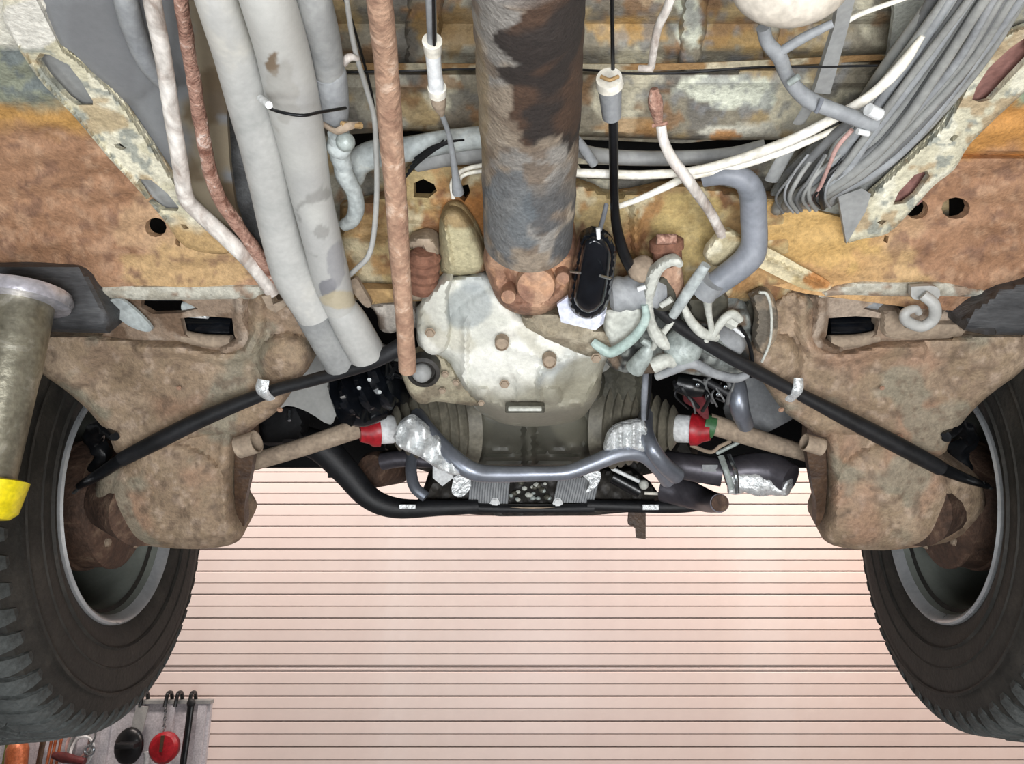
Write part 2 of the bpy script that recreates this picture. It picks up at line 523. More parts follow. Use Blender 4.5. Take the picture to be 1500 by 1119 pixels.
def to_px(p):
    d = depth(p); u = -p[1] * ST + (p[2] - H) * CT
    return CX + F * p[0] / d, CY - F * u / d
def painted_geo(name, vs, fs, cols, parent=None, sharp=45, m=None):
    q = np.array([to_px(v) for v in vs])
    return mesh_obj(name, vs, fs, m or M_PAINTED, parent, sharp, cols(q[:, 0], q[:, 1], vs))

# ================================================================== THE ROOM
def plainbox(name, c, size, m, parent=None, kind=None):
    o = box(name, c, size, m, parent, bev=.02)
    if kind: o['kind'] = kind
    return o
M_FLOOR = mat('concrete_floor', '#6f7072', '#83848a', '#8f9092', scale=4, rough=.55, bump=.1)
M_WALL = mat('painted_block_wall', '#c9c6c0', '#d6d3cd', rough=.8, bump=.05)
M_CEIL = mat('grey_ceiling_sheet', '#9ea2a5', '#b2b5b8', rough=.8)
M_SLAT = mat('pale_pink_slat_paint', '#ecdcd5', '#f0e2db', '#f3e7e1', scale=1.5, rough=.34, bump=0, fine=20, grain=.08)
plainbox('floor', (0, .6, -.05), (8, 8.4, .1), M_FLOOR, kind='structure')
plainbox('ceiling', (0, .6, 3.55), (8, 8.4, .1), M_CEIL, kind='structure')
plainbox('wall_left', (-4.05, .6, 1.75), (.1, 8.4, 3.5), M_WALL, kind='structure')
plainbox('wall_right', (4.05, .6, 1.75), (.1, 8.4, 3.5), M_WALL, kind='structure')
plainbox('wall_front', (0, -3.65, 1.75), (8, .1, 3.5), M_WALL, kind='structure')
DY = 3.6
mb = MB()
mb.add(*box_geo((-3.6, 4.75 - 1, 1.75), (.9, .1, 3.5))); mb.add(*box_geo((3.6, 3.75, 1.75), (.9, .1, 3.5))); mb.add(*box_geo((0, 3.75, 3.25), (6.4, .1, .5)))
o = mb.build('wall_back', M_WALL); o['kind'] = 'structure'
door = thing('door_1', None, None, kind='structure')
def slat_mesh(h):
    prof = [(0, .016), (.0042, .016), (.0045, -.002), (.007, -.005), (h * .49, -.0035), (h * .505, .0015), (h * .525, .0015), (h * .53, -.0045), (h * .55, -.0055), (h - .004, -.0015), (h, .003), (h, .020), (0, .020)]
    vs = []; fs = []
    for x in (-3.15, 3.15):
        for z, y in prof: vs.append((x, DY + y, z))
    n = len(prof)
    for i in range(n):
        j = (i + 1) % n
        fs.append((i, j, j + n, i + n))
    fs.append(tuple(range(n - 1, -1, -1))); fs.append(tuple(range(n, 2 * n)))
    return vs, fs
PIT = .1045
z0 = H + .035
first = None
def add_slat(zb, h):
    global first
    if abs(h - PIT) < 1e-6 and first is not None:
        o = link('slat', first.data, (0, DY + .001, zb), door); return o
    vs, fs = slat_mesh(h)
    o = mesh_obj('slat', [(a, b, c + zb) for a, b, c in vs], [tuple(reversed(f)) for f in fs], M_SLAT, door, 10)
    WL[o.name].z = zb
    if abs(h - PIT) < 1e-6: first = o
    return o
z = z0
for k in range(13):
    add_slat(z, PIT); z += PIT
z = z0
for k in range(4):
    z -= PIT; add_slat(z, PIT)
z -= .024; add_slat(z, .024)
while z - PIT > 0.06:
    z -= PIT; add_slat(z, PIT)
plainbox('bottom_rail', (0, DY + .0, z / 2), (6.3, .03, z * .98), M_EXHD, door)
for sx in (-1, 1):
    plainbox('guide_rail', (sx * 3.18, DY, 1.5), (.09, .08, 3.0), M_GREYPIPE2, door)

# ---- tool rack in front of the door
def PW(px, py, Y=3.3): return P(px, py, Y)
rack = thing('tool_board', 'pale grey ribbed tool board standing against the roller door', 'board')
M_BOARD = mat('pale_grey_board', '#c3c1c6', '#d2cfd3', rough=.55, bump=.03)
zt = PW(250, 1027).z; xr = PW(301, 1060).x; xl = xr - 1.75
plainbox('backboard', ((xl + xr) / 2, 3.345, zt / 2 + .04), (xr - xl, .02, zt - .08), M_BOARD, rack)
for k in range(14):
    x = xl + .03 + k * (xr - xl - .06) / 13
    plainbox('rib', (x, 3.328, zt / 2 + .04), (.035, .014, zt - .1), M_BOARD, rack)
plainbox('top_rail', ((xl + xr) / 2, 3.335, zt - .006), (xr - xl + .01, .035, .014), M_GREYPIPE2, rack)
for x in (xl + .05, xr - .05):
    plainbox('foot', (x, 3.34, .04), (.05, .3, .08), M_EXHD, rack)
def hookpt(px): p = PW(px, 1027, 3.30); return p
def rack_hook(px):
    p = hookpt(px); r = .008
    v, f = tube_geo(smooth([(p.x, 3.35, p.z + .002), (p.x, 3.335, p.z + .028), (p.x, 3.305, p.z + .03), (p.x, 3.295, p.z + .008), (p.x, 3.29, p.z - .02)], 4), r, 8)
    return mesh_obj('hook', v, f, M_BLACK, rack)
for px in (208, 244, 259, 279): rack_hook(px)
# black padded tool
t = thing('ear_defender', 'black rounded tool hanging on grey strap at right of tool board', 'tool', 'tools on the board')
a = PW(209, 1034, 3.29); b = PW(200, 1072, 3.28)
v, f = box_geo((a + b) / 2, (.05, .008, (a - b).length), axis=(a - b), up=(0, 1, 0)); mesh_obj('strap', v, f, M_GREYPIPE2, t)
c = PW(189, 1093, 3.26); v, f = ball_geo(c, .062, 10, (.95, .45, 1.15)); mesh_obj('pad', v, f, M_BLACK, t)
v, f = box_geo(c + Vector((.012, -.03, .012)), (.075, .02, .07), axis=(0, 1, 0)); mesh_obj('cover', v, f, M_BLACKM, t)
t = thing('tape_reel', 'round red reel hanging on thin chain on tool board', 'tool', 'tools on the board')
a = PW(243, 1034, 3.29); b = PW(240, 1072, 3.28)
mb = MB()
for k in range(7):
    q = a.lerp(b, (k + .5) / 7)
    ring = [(q.x + .005 * math.cos(x) * (k % 2), q.y + .005 * math.cos(x) * (1 - k % 2), q.z + .010 * math.sin(x)) for x in np.linspace(0, 2 * math.pi, 9)]
    mb.add(*tube_geo(ring, .0022, 6))
mb.build('chain', M_STEEL, t)
c = PW(241, 1095, 3.27)
lathe('reel', c + Vector((0, .02, 0)), (0, -1, 0), [(0, .05), (.006, .058), (.03, .060), (.042, .05), (.046, .03), (.047, .005)], M_RED, t, 28)
plainbox('latch', c + Vector((0, -.028, .02)), (.012, .008, .06), M_BROWNP, t)
t = thing('pry_bar', 'long black bar hanging at right edge of tool board', 'tool', 'tools on the board')
pts = [PW(280, 1030, 3.28), PW(275, 1070, 3.27), PW(268, 1119, 3.26), PW(263, 1160, 3.26)]
v, f = tube_geo(smooth(pts, 4), .014, 10, flat=.5); mesh_obj('shaft', v, f, M_BLACK, t)
v, f = ball_geo(pts[0], .018, 8, (1, .6, 1)); mesh_obj('handle', v, f, M_BLACKM, t)
t = thing('copper_handle_tool', 'orange copper bodied tool at far left of tool board', 'tool', 'tools on the board')
a = PW(27, 1082, 3.28); b = PW(22, 1135, 3.27)
M_COPPER = mat('copper_orange', '#a2532f', '#c9754c', '#dd9a75', rough=.4, metal=.3)
v, f = tube_geo([a, a.lerp(b, .15), a.lerp(b, .3), b], [.015, .034, .042, .04], 14); mesh_obj('body', v, f, M_COPPER, t)
v, f = tube_geo([a + Vector((0, .01, .03)), a], .008, 8); mesh_obj('stem', v, f, M_BLACK, t)
for i, (px, mm, nm, lab, cat) in enumerate([(62, M_BROWNP, 'file', 'dark brown flat file hanging left of the copper rods', 'tool'),
        (74, M_COPPER, 'copper_rod', 'leftmost of three thin copper rods on tool board', 'rod'),
        (80, M_COPPER, 'copper_rod', 'middle of three thin copper rods on tool board', 'rod'),
        (88, M_COPPER, 'copper_rod', 'rightmost of three thin copper rods on tool board', 'rod'),
        (10, mat('olive_tool', '#5d6128', '#7f8438', rough=.5), 'chisel', 'olive green chisel at far left edge of tool board', 'tool')]):
    wv = .013 if nm == 'file' else .006
    a = PW(px + 4, 1072, 3.29); b = PW(px - 6, 1122, 3.28)
    t = thing(nm, lab, cat, 'tools on the board')
    v, f = tube_geo([a, b], [wv, wv * .9], 10, flat=.5 if nm == 'file' else 1); mesh_obj('blade' if nm != 'copper_rod' else 'rod', v, f, mm, t)
    v, f = tube_geo([b, b.lerp(a, -.25)], [wv * 1.8, wv * 1.5], 10); mesh_obj('grip', v, f, M_BLACKM, t)
t = thing('wire_brush', 'dark red tool lying across the lower tool board', 'tool', 'tools on the board')
a = PW(78, 1106, 3.27); b = PW(124, 1116, 3.26)
v, f = tube_geo([a, a.lerp(b, .3), b], [.012, .02, .014], 12); mesh_obj('handle', v, f, mat('maroon', '#4e2424', '#6e3434', rough=.4), t)
t = thing('ring_spanner', 'bright steel ring spanner hanging beside the white board rib', 'tool', 'tools on the board')
pts = [PW(150, 1058, 3.28), PW(141, 1066, 3.27), PW(139, 1080, 3.27), PW(132, 1092, 3.27)]
v, f = tube_geo(smooth(pts, 4), .0075, 8, flat=.6); mesh_obj('shaft', v, f, M_STEEL, t)
ring = [pts[-1] + Vector((.018 * math.cos(x), 0, -.018 + .018 * math.sin(x))) for x in np.linspace(0, 2 * math.pi, 17)]
v, f = tube_geo(ring, .006, 8); mesh_obj('ring', v, f, M_STEEL, t)
t = thing('cable_coil', 'grey pinkish coil of wire hanging in middle of tool board', 'coil', 'tools on the board')
for k in range(3):
    c = PW(114 + k * 3, 1090 + k * 5, 3.30 - .006 * k)
    ring = [c + Vector((.045 * math.cos(x), .004 * math.sin(3 * x), .055 * math.sin(x))) for x in np.linspace(0, 2 * math.pi, 25)]
    v, f = tube_geo(ring, .006, 6); mesh_obj('loop', v, f, [M_PINK, M_BUNDLE, M_WHITE][k], t)
t = thing('small_white_tool', 'small white handled tool between the black and red tools', 'tool', 'tools on the board')
a = PW(216, 1101, 3.30); b = PW(214, 1140, 3.30)
v, f = tube_geo([a, a.lerp(b, .2), b], [.016, .012, .011], 10); mesh_obj('handle', v, f, M_WHITE, t)

# ================================================================== THE VAN BODY
van = thing('van_underbody', 'corroded cream and grey underside of a raised van above the camera', 'vehicle')
def xyslab(name, poly, y0z, y1z, m, parent): pass
def flatpoly(name, pts3, thick, m, parent=None):
    """planar polygon given in world, thickened along its normal"""
    pts3 = [Vector(p) for p in pts3]
    nrm = (pts3[1] - pts3[0]).cross(pts3[2] - pts3[1]).normalized()
    n = len(pts3)
    vs = pts3 + [p + nrm * thick for p in pts3]
    fs = [tuple(range(n - 1, -1, -1)), tuple(range(n, 2 * n))] + [(i, (i + 1) % n, (i + 1) % n + n, i + n) for i in range(n)]
    return mesh_obj(name, vs, fs, m, parent, 20)
# engine bay lid, apron, sills and wheel arches: the dark hollow above everything
plainbox('engine_bay_roof', (0, 1.42, H + .68), (1.76, 1.32, .02), M_DARK, van)
plainbox('rear_apron', (0, 2.04, H + .50), (1.80, .02, .40), M_DARK, van)
plainbox('engine_bay_front', (0, .93, H + .56), (1.30, .02, .24), M_DARK, van)
for sx in (-1, 1):
    # body side with a wheel arch
    pts = [(sx * .90, -1.2, H + .32), (sx * .90, .78, H + .32)]
    for k in range(11):
        a = math.pi - math.pi * k / 10
        pts.append((sx * .90, 1.25 + .43 * math.cos(a), H + .25 + .38 * math.sin(a) ))
    pts += [(sx * .90, 2.05, H + .30), (sx * .90, 2.05, H + 1.7), (sx * .90, -1.2, H + 1.7)]
    flatpoly('body_side', pts, .012 * sx, mat('body_paint', '#b9b2a0', '#c6c0b0', rough=.35), van)
    # wheel arch liner
    vs = []; fs = []
    for k in range(13):
        a = math.radians(180 - 158 * k / 12)
        for x in (.64, .905):
            vs.append((sx * x, 1.25 + .42 * math.cos(a), H + .25 + .37 * math.sin(a)))
    for k in range(12): fs.append((2 * k, 2 * k + 1, 2 * k + 3, 2 * k + 2))
    mesh_obj('wheel_arch', vs, fs, M_DARK, van)
plainbox('body_roof', (0, .43, H + 1.71), (1.82, 3.26, .02), mat('body_paint', '#b9b2a0'), van)

GREYS = '#8d8c86'
def pan_cols(X, Y, V):
    return paint('#8c8574', [
        ('#a9a596', nmask(9, -.05, 2, 6)),
        ('#b59d70', nmask(14, .16, 5, 9, .8)),
        ('#d6d0b8', nmask(11, .18, 8, 12, .9)),
        ('#6d6a64', nmask(16, .22, 11, 12, .8)),
        ('#8f6a45', nmask(28, .30, 15, 12, .7)),
        ('#77797a', mmul(grad(lambda X, Y: 480 - X, .05), nmask(7, -.3, 4, 5))),
        ('#d9dcca', blob(1075, 135, 75, 26, .5, 3, 30)),
        ('#d9dcca', blob(1010, 10, 20, 60, .5, 6, 30)),
        ('#d3d0c0', blob(1085, 195, 55, 12, .6, 9, 30)),
        ('#c09055', blob(925, 185, 55, 14, .5, 5, 40, .6)),
        ('#cf8b3c', blob(1065, 200, 24, 10, .5, 7, 40, .8)),
        ('#c29a58', blob(930, 40, 60, 22, .7, 12, 40, .7)),
        ('#a98548', blob(1090, 60, 60, 14, .8, 13, 40, .6)),
        ('#a5803f', blob(660, 40, 45, 40, .8, 14, 40, .6)),
        ('#86888a', mmul(nmask(60, .12, 19, 12, .6), blob(1060, 60, 200, 120, .2))),
    ])(X, Y, V) * np.array([1.0, 1.0, 1.0])
# centre floor pan, with pressed ribs and a transverse box member
pan_rel = both(ridges([([(380, 60), (1400, 60)], 18, .008), ([(380, 20), (1400, 20)], 10, .006)]),
               lambda X, Y: .004 * np.sin(Y / 9.0))
slab('floor_pan', [(170, -140), (1390, -140), (1390, 440), (170, 440)], YBv(-.055), M_PAINTED, van, cols=pan_cols, step=7, relief=pan_rel, soft=False, thick=.004,
     holes=[[(498, 188), (600, 190), (700, 184), (712, 190), (700, 202), (620, 212), (560, 216), (540, 224), (512, 226), (500, 215)], [(846, 204), (1000, 210), (1180, 192), (1240, 168), (1200, 200), (1100, 222), (850, 224)], [(846, 240), (930, 243), (1080, 238), (1000, 252), (930, 264), (860, 262)], [(318, 150), (345, 170), (350, 178), (322, 166)]] + [[(hx + hr * math.cos(q), hy + hr * math.sin(q)) for q in np.linspace(0, 2 * math.pi, 13)[:-1]] for hx, hy, hr in ((228, 331, 24), (1343, 304, 22), (624, 276, 24), (682, 284, 16))])
slab('cross_channel', [(400, 106), (640, 104), (900, 107), (1080, 101), (1290, 90), (1300, 190), (1080, 205), (850, 200), (600, 192), (400, 196)], YBv(-.03), M_PAINTED, van,
     cols=pan_cols, step=6, round_=9, round_d=.02, thick=.012, relief=ridges([([(400, 128), (1300, 120)], 5, .004)]))
slab('seam_flange', [(400, 92), (900, 94), (1080, 90), (1290, 80), (1290, 88), (1080, 99), (900, 103), (400, 101)], YBv(-.022), M_PAINTED, van,
     cols=paint('#9c7b52', [('#c9bfa4', nmask(30, .0, 4, 10))]), step=6, thick=.005)
for (x, y0, y1, wv) in ((1015, -60, 92, 34), (1130, -60, 70, 26), (620, -60, 88, 46)):
    slab('pressed_rib', [(x - wv / 2 + 6, y0), (x + wv / 2 + 6, y0), (x + wv / 2 - 4, y1), (x - wv / 2 - 4, y1)], YBv(-.038), M_PAINTED, van, cols=pan_cols, step=6, round_=8, round_d=.012, thick=.008)
# ochre rusted cross member over the gearbox, with its holes
ochre = paint('#9c8057', [('#b8a376', nmask(12, .0, 1, 7)), ('#a57a4c', nmask(26, .16, 7, 9, .7)), ('#c9bfa0', nmask(25, .22, 9, 12, .8)), ('#7a5338', nmask(34, .28, 3, 12, .8)),
                          ('#9f6b38', blob(680, 330, 40, 50, .5, 2, 30, .9)), ('#b9a36c', blob(1010, 330, 50, 50, .5, 2, 30, .8))])
slab('gearbox_crossmember', [(498, 300), (560, 285), (600, 245), (700, 240), (850, 268), (900, 285), (1000, 268), (1090, 285), (1150, 300), (1160, 430), (1060, 440), (940, 440), (850, 440), (600, 432), (505, 430)],
     YBv(.0), M_PAINTED, van, cols=ochre, step=6, round_=10, round_d=.015, thick=.02,
     holes=[[(606, 268), (620, 262), (636, 270), (640, 280), (628, 290), (606, 289)], [(676, 272), (686, 270), (689, 282), (680, 296), (672, 288)]],
     relief=both(ridges([([(500, 345), (640, 330)], 8, .008), ([(600, 300), (650, 300)], 6, .006), ([(930, 300), (935, 430)], 5, .01)]), bumps([(655, 400, 50, .02), (1000, 420, 80, .015)])))

# ---- the left and right halves of the rust brown torsion member
def rustpan(mirror):
    sd = 20 if mirror else 0
    f = (lambda X: 2 * CX - X) if mirror else (lambda X: X)
    def wrap(fn): return lambda X, Y, V: fn(f(X), Y, V)
    base = [('#ad8668', nmask(6, .0, 2 + sd, 4, .8)), ('#8f6a4f', nmask(22, .12, 5 + sd, 8, .7)), ('#c09d80', nmask(60, .16, 9 + sd, 9, .45)),
            ('#c6a677', wrap(blob(300, 385, 110, 60, .6, 4 + sd, 14, .8))), ('#c4a27e', wrap(blob(250, 320, 70, 40, .7, 6 + sd, 22, .7))),
            ('#7c5d4c', nmask(50, .3, 12 + sd, 12, .6))]
    if mirror:
        base += [('#c49c6a', grad(lambda X, Y: 1330 - X, .02, 14, 60, 5)), ('#c9a668', blob(1200, 330, 100, 50, .6, 9, 20, .8)), ('#c08b4c', grad(lambda X, Y: 232 - Y, .06, 25, 18, 8)),
                 ('#8e9a80', grad(lambda X, Y: 160 - Y, .06, 22, 30, 4)), ('#c98a55', blob(1180, 260, 60, 30, .6, 3, 20))]
    else:
        base += [('#b58a4e', grad(lambda X, Y: 195 - Y + .15 * X, .05, 25, 20, 8)), ('#8a8e7c', grad(lambda X, Y: 158 - Y + .12 * X, .06, 22, 26, 4)),
                 ('#6f7674', mmul(grad(lambda X, Y: 140 - Y + .1 * X, .06, 40, 30, 6), nmask(60, 0, 3, 12))), ('#dcd9cb', mmul(grad(lambda X, Y: 70 - Y, .1, 18, 30, 2), grad(lambda X, Y: 90 - X, .1, 18, 30, 2)))]
    return paint('#a27b5e', base)
wr = lambda X, Y: .0035 * np.sin(Y / 7.0 + X / 60.0) * np.sin(X / 37.0)
L_out = [(-160, -140), (10, -140), (12, 30), (36, 72), (70, 122), (118, 172), (168, 232), (208, 275), (246, 316), (262, 330), (300, 330), (360, 385), (400, 420), (400, 425), (148, 421), (-160, 421)]
L_hole = [[(228 + 16 * math.cos(a), 333 + 14 * math.sin(a)) for a in np.linspace(0, 2 * math.pi, 13)[:-1]], [(257, 349), (263, 352), (264, 362), (257, 358)]]
slab('torsion_member', L_out, YBv(0), M_PAINTED, van, cols=rustpan(False), step=6, thick=.012, holes=L_hole, relief=wr)
R_out = [(1714, -140), (1600, -140), (1522, 96), (1454, 166), (1412, 208), (1390, 243), (1360, 266), (1322, 302), (1290, 322), (1230, 318), (1170, 302), (1112, 300), (1118, 370), (1180, 430), (1714, 418)]
R_hole = [[(1343 + 17 * math.cos(a), 306 + 15 * math.sin(a)) for a in np.linspace(0, 2 * math.pi, 13)[:-1]],
          [(1400 + 21 * math.cos(a), 305 + 16 * math.sin(a)) for a in np.linspace(0, 2 * math.pi, 13)[:-1]], [(1296, 344), (1302, 346), (1300, 357), (1294, 353)]]
slab('torsion_member', R_out, YBv(0), M_PAINTED, van, cols=rustpan(True), step=6, thick=.012, holes=R_hole, relief=lambda X, Y: wr(X, Y) - .01 * (np.abs(Y - 229) < 2.5))
# pale welded lips at the rear edge of each member
lipc = paint('#aaa596', [('#c3c0b2', nmask(25, 0, 3, 9)), ('#8f7560', nmask(30, .2, 6, 12, .8))])
slab('welded_lip', [(142, 419), (260, 418), (378, 417), (380, 437), (350, 438), (160, 438)], YBv(.004), M_PAINTED, van, cols=lipc, step=5, round_=5, round_d=.005, thick=.006)
slab('welded_lip', [(1208, 424), (1250, 414), (1300, 411), (1372, 412), (1440, 424), (1445, 434), (1300, 434), (1240, 434), (1200, 436)], YBv(.004), M_PAINTED, van, cols=lipc, step=5, round_=5, round_d=.005, thick=.006)

# ---- smooth grey tank panel on the left, between the rail and the pipes
slab('grey_sill_panel', [(30, -140), (330, -140), (330, 100), (345, 300), (400, 430), (340, 350), (262, 288), (215, 212), (165, 140), (108, 78), (52, 28)], YBv(-.004), M_SCUFFED, van,
     cols=paint('#838587', [('#909294', nmask(5, 0, 2, 3)), ('#77787a', blob(150, 60, 50, 160, .2, 2, 5, .5)), ('#8c7f68', mmul(grad(lambda X, Y: X - 262, .05), nmask(12, -.05, 3, 7, .9))), ('#6b5c48', mmul(grad(lambda X, Y: X - 262, .05), nmask(20, .12, 8, 9, .9)))]),
     step=7, thick=.006, relief=bumps([(130, 40, 130, .012)]))
slab('grey_side_panel', [(1296, -140), (1620, -140), (1530, 70), (1430, 215), (1310, 320), (1225, 335), (1135, 318), (1150, 250), (1300, 90)], YBv(-.014), M_PAINTED, van,
     cols=paint('#8d8f8c', [('#a2a49c', nmask(9, 0, 2, 5)), ('#b9b49c', mmul(grad(lambda X, Y: X - 1270, .05), nmask(18, .15, 5, 9, .8))), ('#7c7f82', nmask(30, .2, 8, 9, .8))]), step=7, thick=.006)
# ---- chassis rails with long slots
rail_c = paint('#cfc9ae', [('#e0dbc4', nmask(20, .0, 2, 8)), ('#8e938c', nmask(60, .22, 5, 12, .8)), ('#b39a72', nmask(26, .30, 8, 10, .7)), ('#b7986a', grad(lambda X, Y: Y - 318, .05, 20, 18, 4)),
                           ('#e4e1d6', blob(48, 30, 60, 36, .5, 3, 24))])
slab('chassis_rail', [(5, -10), (5, 30), (28, 72), (62, 122), (110, 172), (160, 232), (200, 275), (240, 322), (272, 362), (330, 372), (345, 352), (300, 322), (272, 290), (222, 215), (170, 142), (118, 92), (88, 66), (50, -10)],
     YBv(.014), M_PAINTED, van, cols=rail_c, step=3.5, thick=.010, round_=5, round_d=.006, relief=ridges([([(24, 68), (62, 122), (110, 172), (160, 232), (200, 275), (240, 322)], 3, .006)]),
     holes=[[(52, 88), (58, 78), (72, 80), (100, 95), (118, 118), (136, 148), (136, 154), (112, 154), (96, 142), (66, 110)],
            [(200, 268), (204, 262), (222, 264), (246, 284), (262, 304), (260, 309), (238, 308), (216, 294)],
            [(167, 211), (176, 210), (185, 217), (178, 220), (169, 216)], [(264, 328), (272, 329), (277, 335), (269, 335)]])
railr_c = paint('#d0cbb2', [('#e2dfca', nmask(20, .0, 12, 8)), ('#8e938c', nmask(60, .24, 15, 12, .8)), ('#a88c66', nmask(26, .26, 18, 10, .7)), ('#8f9288', mmul(grad(lambda X, Y: X - 1460, .08), grad(lambda X, Y: Y - 150, .08)))])
slab('chassis_rail', [(1520, 30), (1478, 48), (1440, 78), (1420, 120), (1385, 180), (1350, 215), (1300, 262), (1270, 292), (1240, 352), (1262, 350), (1300, 342), (1332, 312), (1368, 272), (1398, 248), (1420, 212), (1462, 170), (1530, 100)],
     YBv(.014), M_PAINTED, van, cols=railr_c, step=3.5, thick=.010, round_=5, round_d=.006,
     holes=[[(1424, 146), (1430, 128), (1448, 100), (1478, 72), (1512, 48), (1516, 78), (1478, 118), (1452, 146), (1436, 150)],
            [(1308, 300), (1316, 282), (1340, 256), (1358, 250), (1362, 258), (1344, 284), (1326, 298)],
            [(1390, 204), (1398, 197), (1405, 199), (1396, 208)], [(1284, 326), (1292, 322), (1300, 323), (1292, 329)]])
M_PRIMER = mat('red_primer', '#8e6860', '#a17870', '#ab867e', scale=20, rough=.5, bump=.15)
slab('rail_inner_web', [(1410, 160), (1440, 80), (1530, 30), (1535, 90), (1470, 160)], YBv(-.006), M_PRIMER, van, step=8, thick=.004)
slab('rail_inner_web', [(1296, 310), (1312, 262), (1360, 236), (1376, 262), (1345, 300)], YBv(-.006), M_PRIMER, van, step=8, thick=.004)
slab('rail_inner_web', [(36, 70), (80, 70), (150, 140), (140, 166), (90, 160)], YBv(-.004), M_GREYPIPE2, van, step=8, thick=.004)
slab('rail_inner_web', [(190, 250), (230, 252), (272, 300), (268, 316), (220, 310)], YBv(-.004), M_GREYPIPE2, van, step=8, thick=.004)
slab('gusset_plate', [(1228, 288), (1262, 276), (1276, 284), (1268, 310), (1240, 357)], YBv(.03), M_GREYPIPE2, van, step=6, thick=.006, soft=False)

# ================================================================== WHEELS
CAMB, TOE = math.radians(4.1), math.radians(-3.4)
def wheel(side):
    """side +1 right of the photograph, -1 left"""
    n = Vector((math.cos(CAMB) * math.cos(TOE), math.cos(CAMB) * math.sin(TOE), -math.sin(CAMB)))
    c = Vector((.686, 1.247, H + .125))
    if side < 0: n.x *= -1; c.x *= -1
    wh = thing('wheel', 'dusty all terrain tyre on grey rim at %s, %s' % (('left of photo', 'above the tool board') if side < 0 else ('right of photo', 'clear of the tool board')), 'wheel', 'rear wheels')
    prof = [(.02, .170), (.006, .190), (-.004, .199), (-.012, .215), (-.019, .25), (-.020, .285), (-.014, .318), (-.004, .338), (.012, .346), (.03, .348), (.10, .350), (.17, .348), (.19, .34), (.205, .30), (.205, .25), (.19, .205), (.18, .185)]
    v, f = lathe_geo(c, n, prof, 72, cap=False); ty = mesh_obj('tyre', v, f, M_TYRE, wh, 35)
    mb = MB()
    for r, h in ((.232, .0012), (.262, .001), (.3, .0014)):
        mb.add(*lathe_geo(c, n, [(-.016 - (r - .232) * .09 - .0, r - .003), (-.0195 - (r - .232) * .06, r), (-.016 - (r - .232) * .09, r + .003)], 72, cap=False))
    mb.build('sidewall_ring', M_TYRE, ty)['kind'] = 'stuff'
    u, v_, w_ = frame(n)
    # shoulder lugs: one mesh shared, turned round the axle
    N = 60
    lug = None
    for k in range(N):
        a = 2 * math.pi * k / N
        if lug is None:
            pr = [(-.012, .322, .005), (-.013, .330, .008), (-.006, .341, .011), (.004, .3505, .0135), (.012, .354, .014), (.050, .3555, .013), (.052, .342, .013), (.010, .335, .012), (.0, .325, .009)]
            vs = []
            for sgn in (-1, 1):
                for (h, r, hw) in pr:
                    da = sgn * hw / r + (h * .9)
                    vs.append((h, r * math.cos(da), r * math.sin(da)))
            m_ = len(pr)
            fs = [tuple(range(m_)), tuple(range(2 * m_ - 1, m_ - 1, -1))] + [(i, i + m_, (i + 1) % m_ + m_, (i + 1) % m_) for i in range(m_)]
            me = bpy.data.meshes.new('shoulder_lug'); me.from_pydata(vs, [], fs); me.materials.append(M_TREAD if True else M_TYRE); me.update(); lug = me
        o = bpy.data.objects.new('shoulder_lug', lug); COL.objects.link(o)
        R = Matrix((( w_.x, u.x, v_.x), (w_.y, u.y, v_.y), (w_.z, u.z, v_.z)))
        o.rotation_euler = (R @ Matrix.Rotation(a, 3, 'X')).to_euler()
        WL[o.name] = c.copy(); o.location = c; o.parent = ty
    mb = MB()
    for row, h in enumerate((.068, .10, .132, .168)):
        for k in range(N):
            a = 2 * math.pi * (k + .5 * (row % 2)) / N
            d = u * math.cos(a) + v_ * math.sin(a)
            t = -u * math.sin(a) + v_ * math.cos(a)
            mb.add(*box_geo(c + w_ * h + d * .350, (.026, .030 if row != 3 else .034, .014), axis=d, up=(t + w_ * .5)))
    o = mb.build('tread_block', M_TREAD, ty, 25); o['kind'] = 'stuff'
    # rim
    v, f = lathe_geo(c, n, [(.16, .162), (.05, .163), (.035, .165), (.016, .176), (.006, .180), (.004, .182)], 64, cap=False); rb = mesh_obj('rim_barrel', v, f, M_RIM, wh, 40)
    v, f = lathe_geo(c, n, [(.006, .180), (-.002, .184), (-.008, .190), (-.010, .1935), (-.007, .1965), (-.001, .197)], 64, cap=False); mesh_obj('rim_edge', v, f, M_RIMEDGE, rb, 40)
    v, f = lathe_geo(c, n, [(.150, .163), (.145, .15), (.120, .135), (.118, .11), (.135, .085), (.135, .03), (.137, .001)], 48, cap=False); mesh_obj('rim_disc', v, f, M_RIM, wh, 40)
    # brake drum, backing plate and hub
    v, f = lathe_geo(c, n, [(-.02, .03), (-.022, .05), (-.012, .06), (.0, .098), (.008, .108), (.012, .108)], 40); bk = mesh_obj('backing_plate', v, f, M_DRUM, wh, 35)
    v, f = lathe_geo(c, n, [(.010, .104), (.05, .104), (.052, .108), (.06, .108), (.062, .104), (.105, .10), (.11, .09)], 40); mesh_obj('brake_drum', v, f, M_DRUM, wh, 35)
    for k in range(5):
        a = 2 * math.pi * k / 5 + .3
        v, f = bolt_geo(c + n * -.004 + (u * math.cos(a) + v_ * math.sin(a)) * .083, -n, .006); mesh_obj('bolt', v, f, M_TAN, bk, 25)
    return wh, c, n
wheel(-1)
wheel(1)

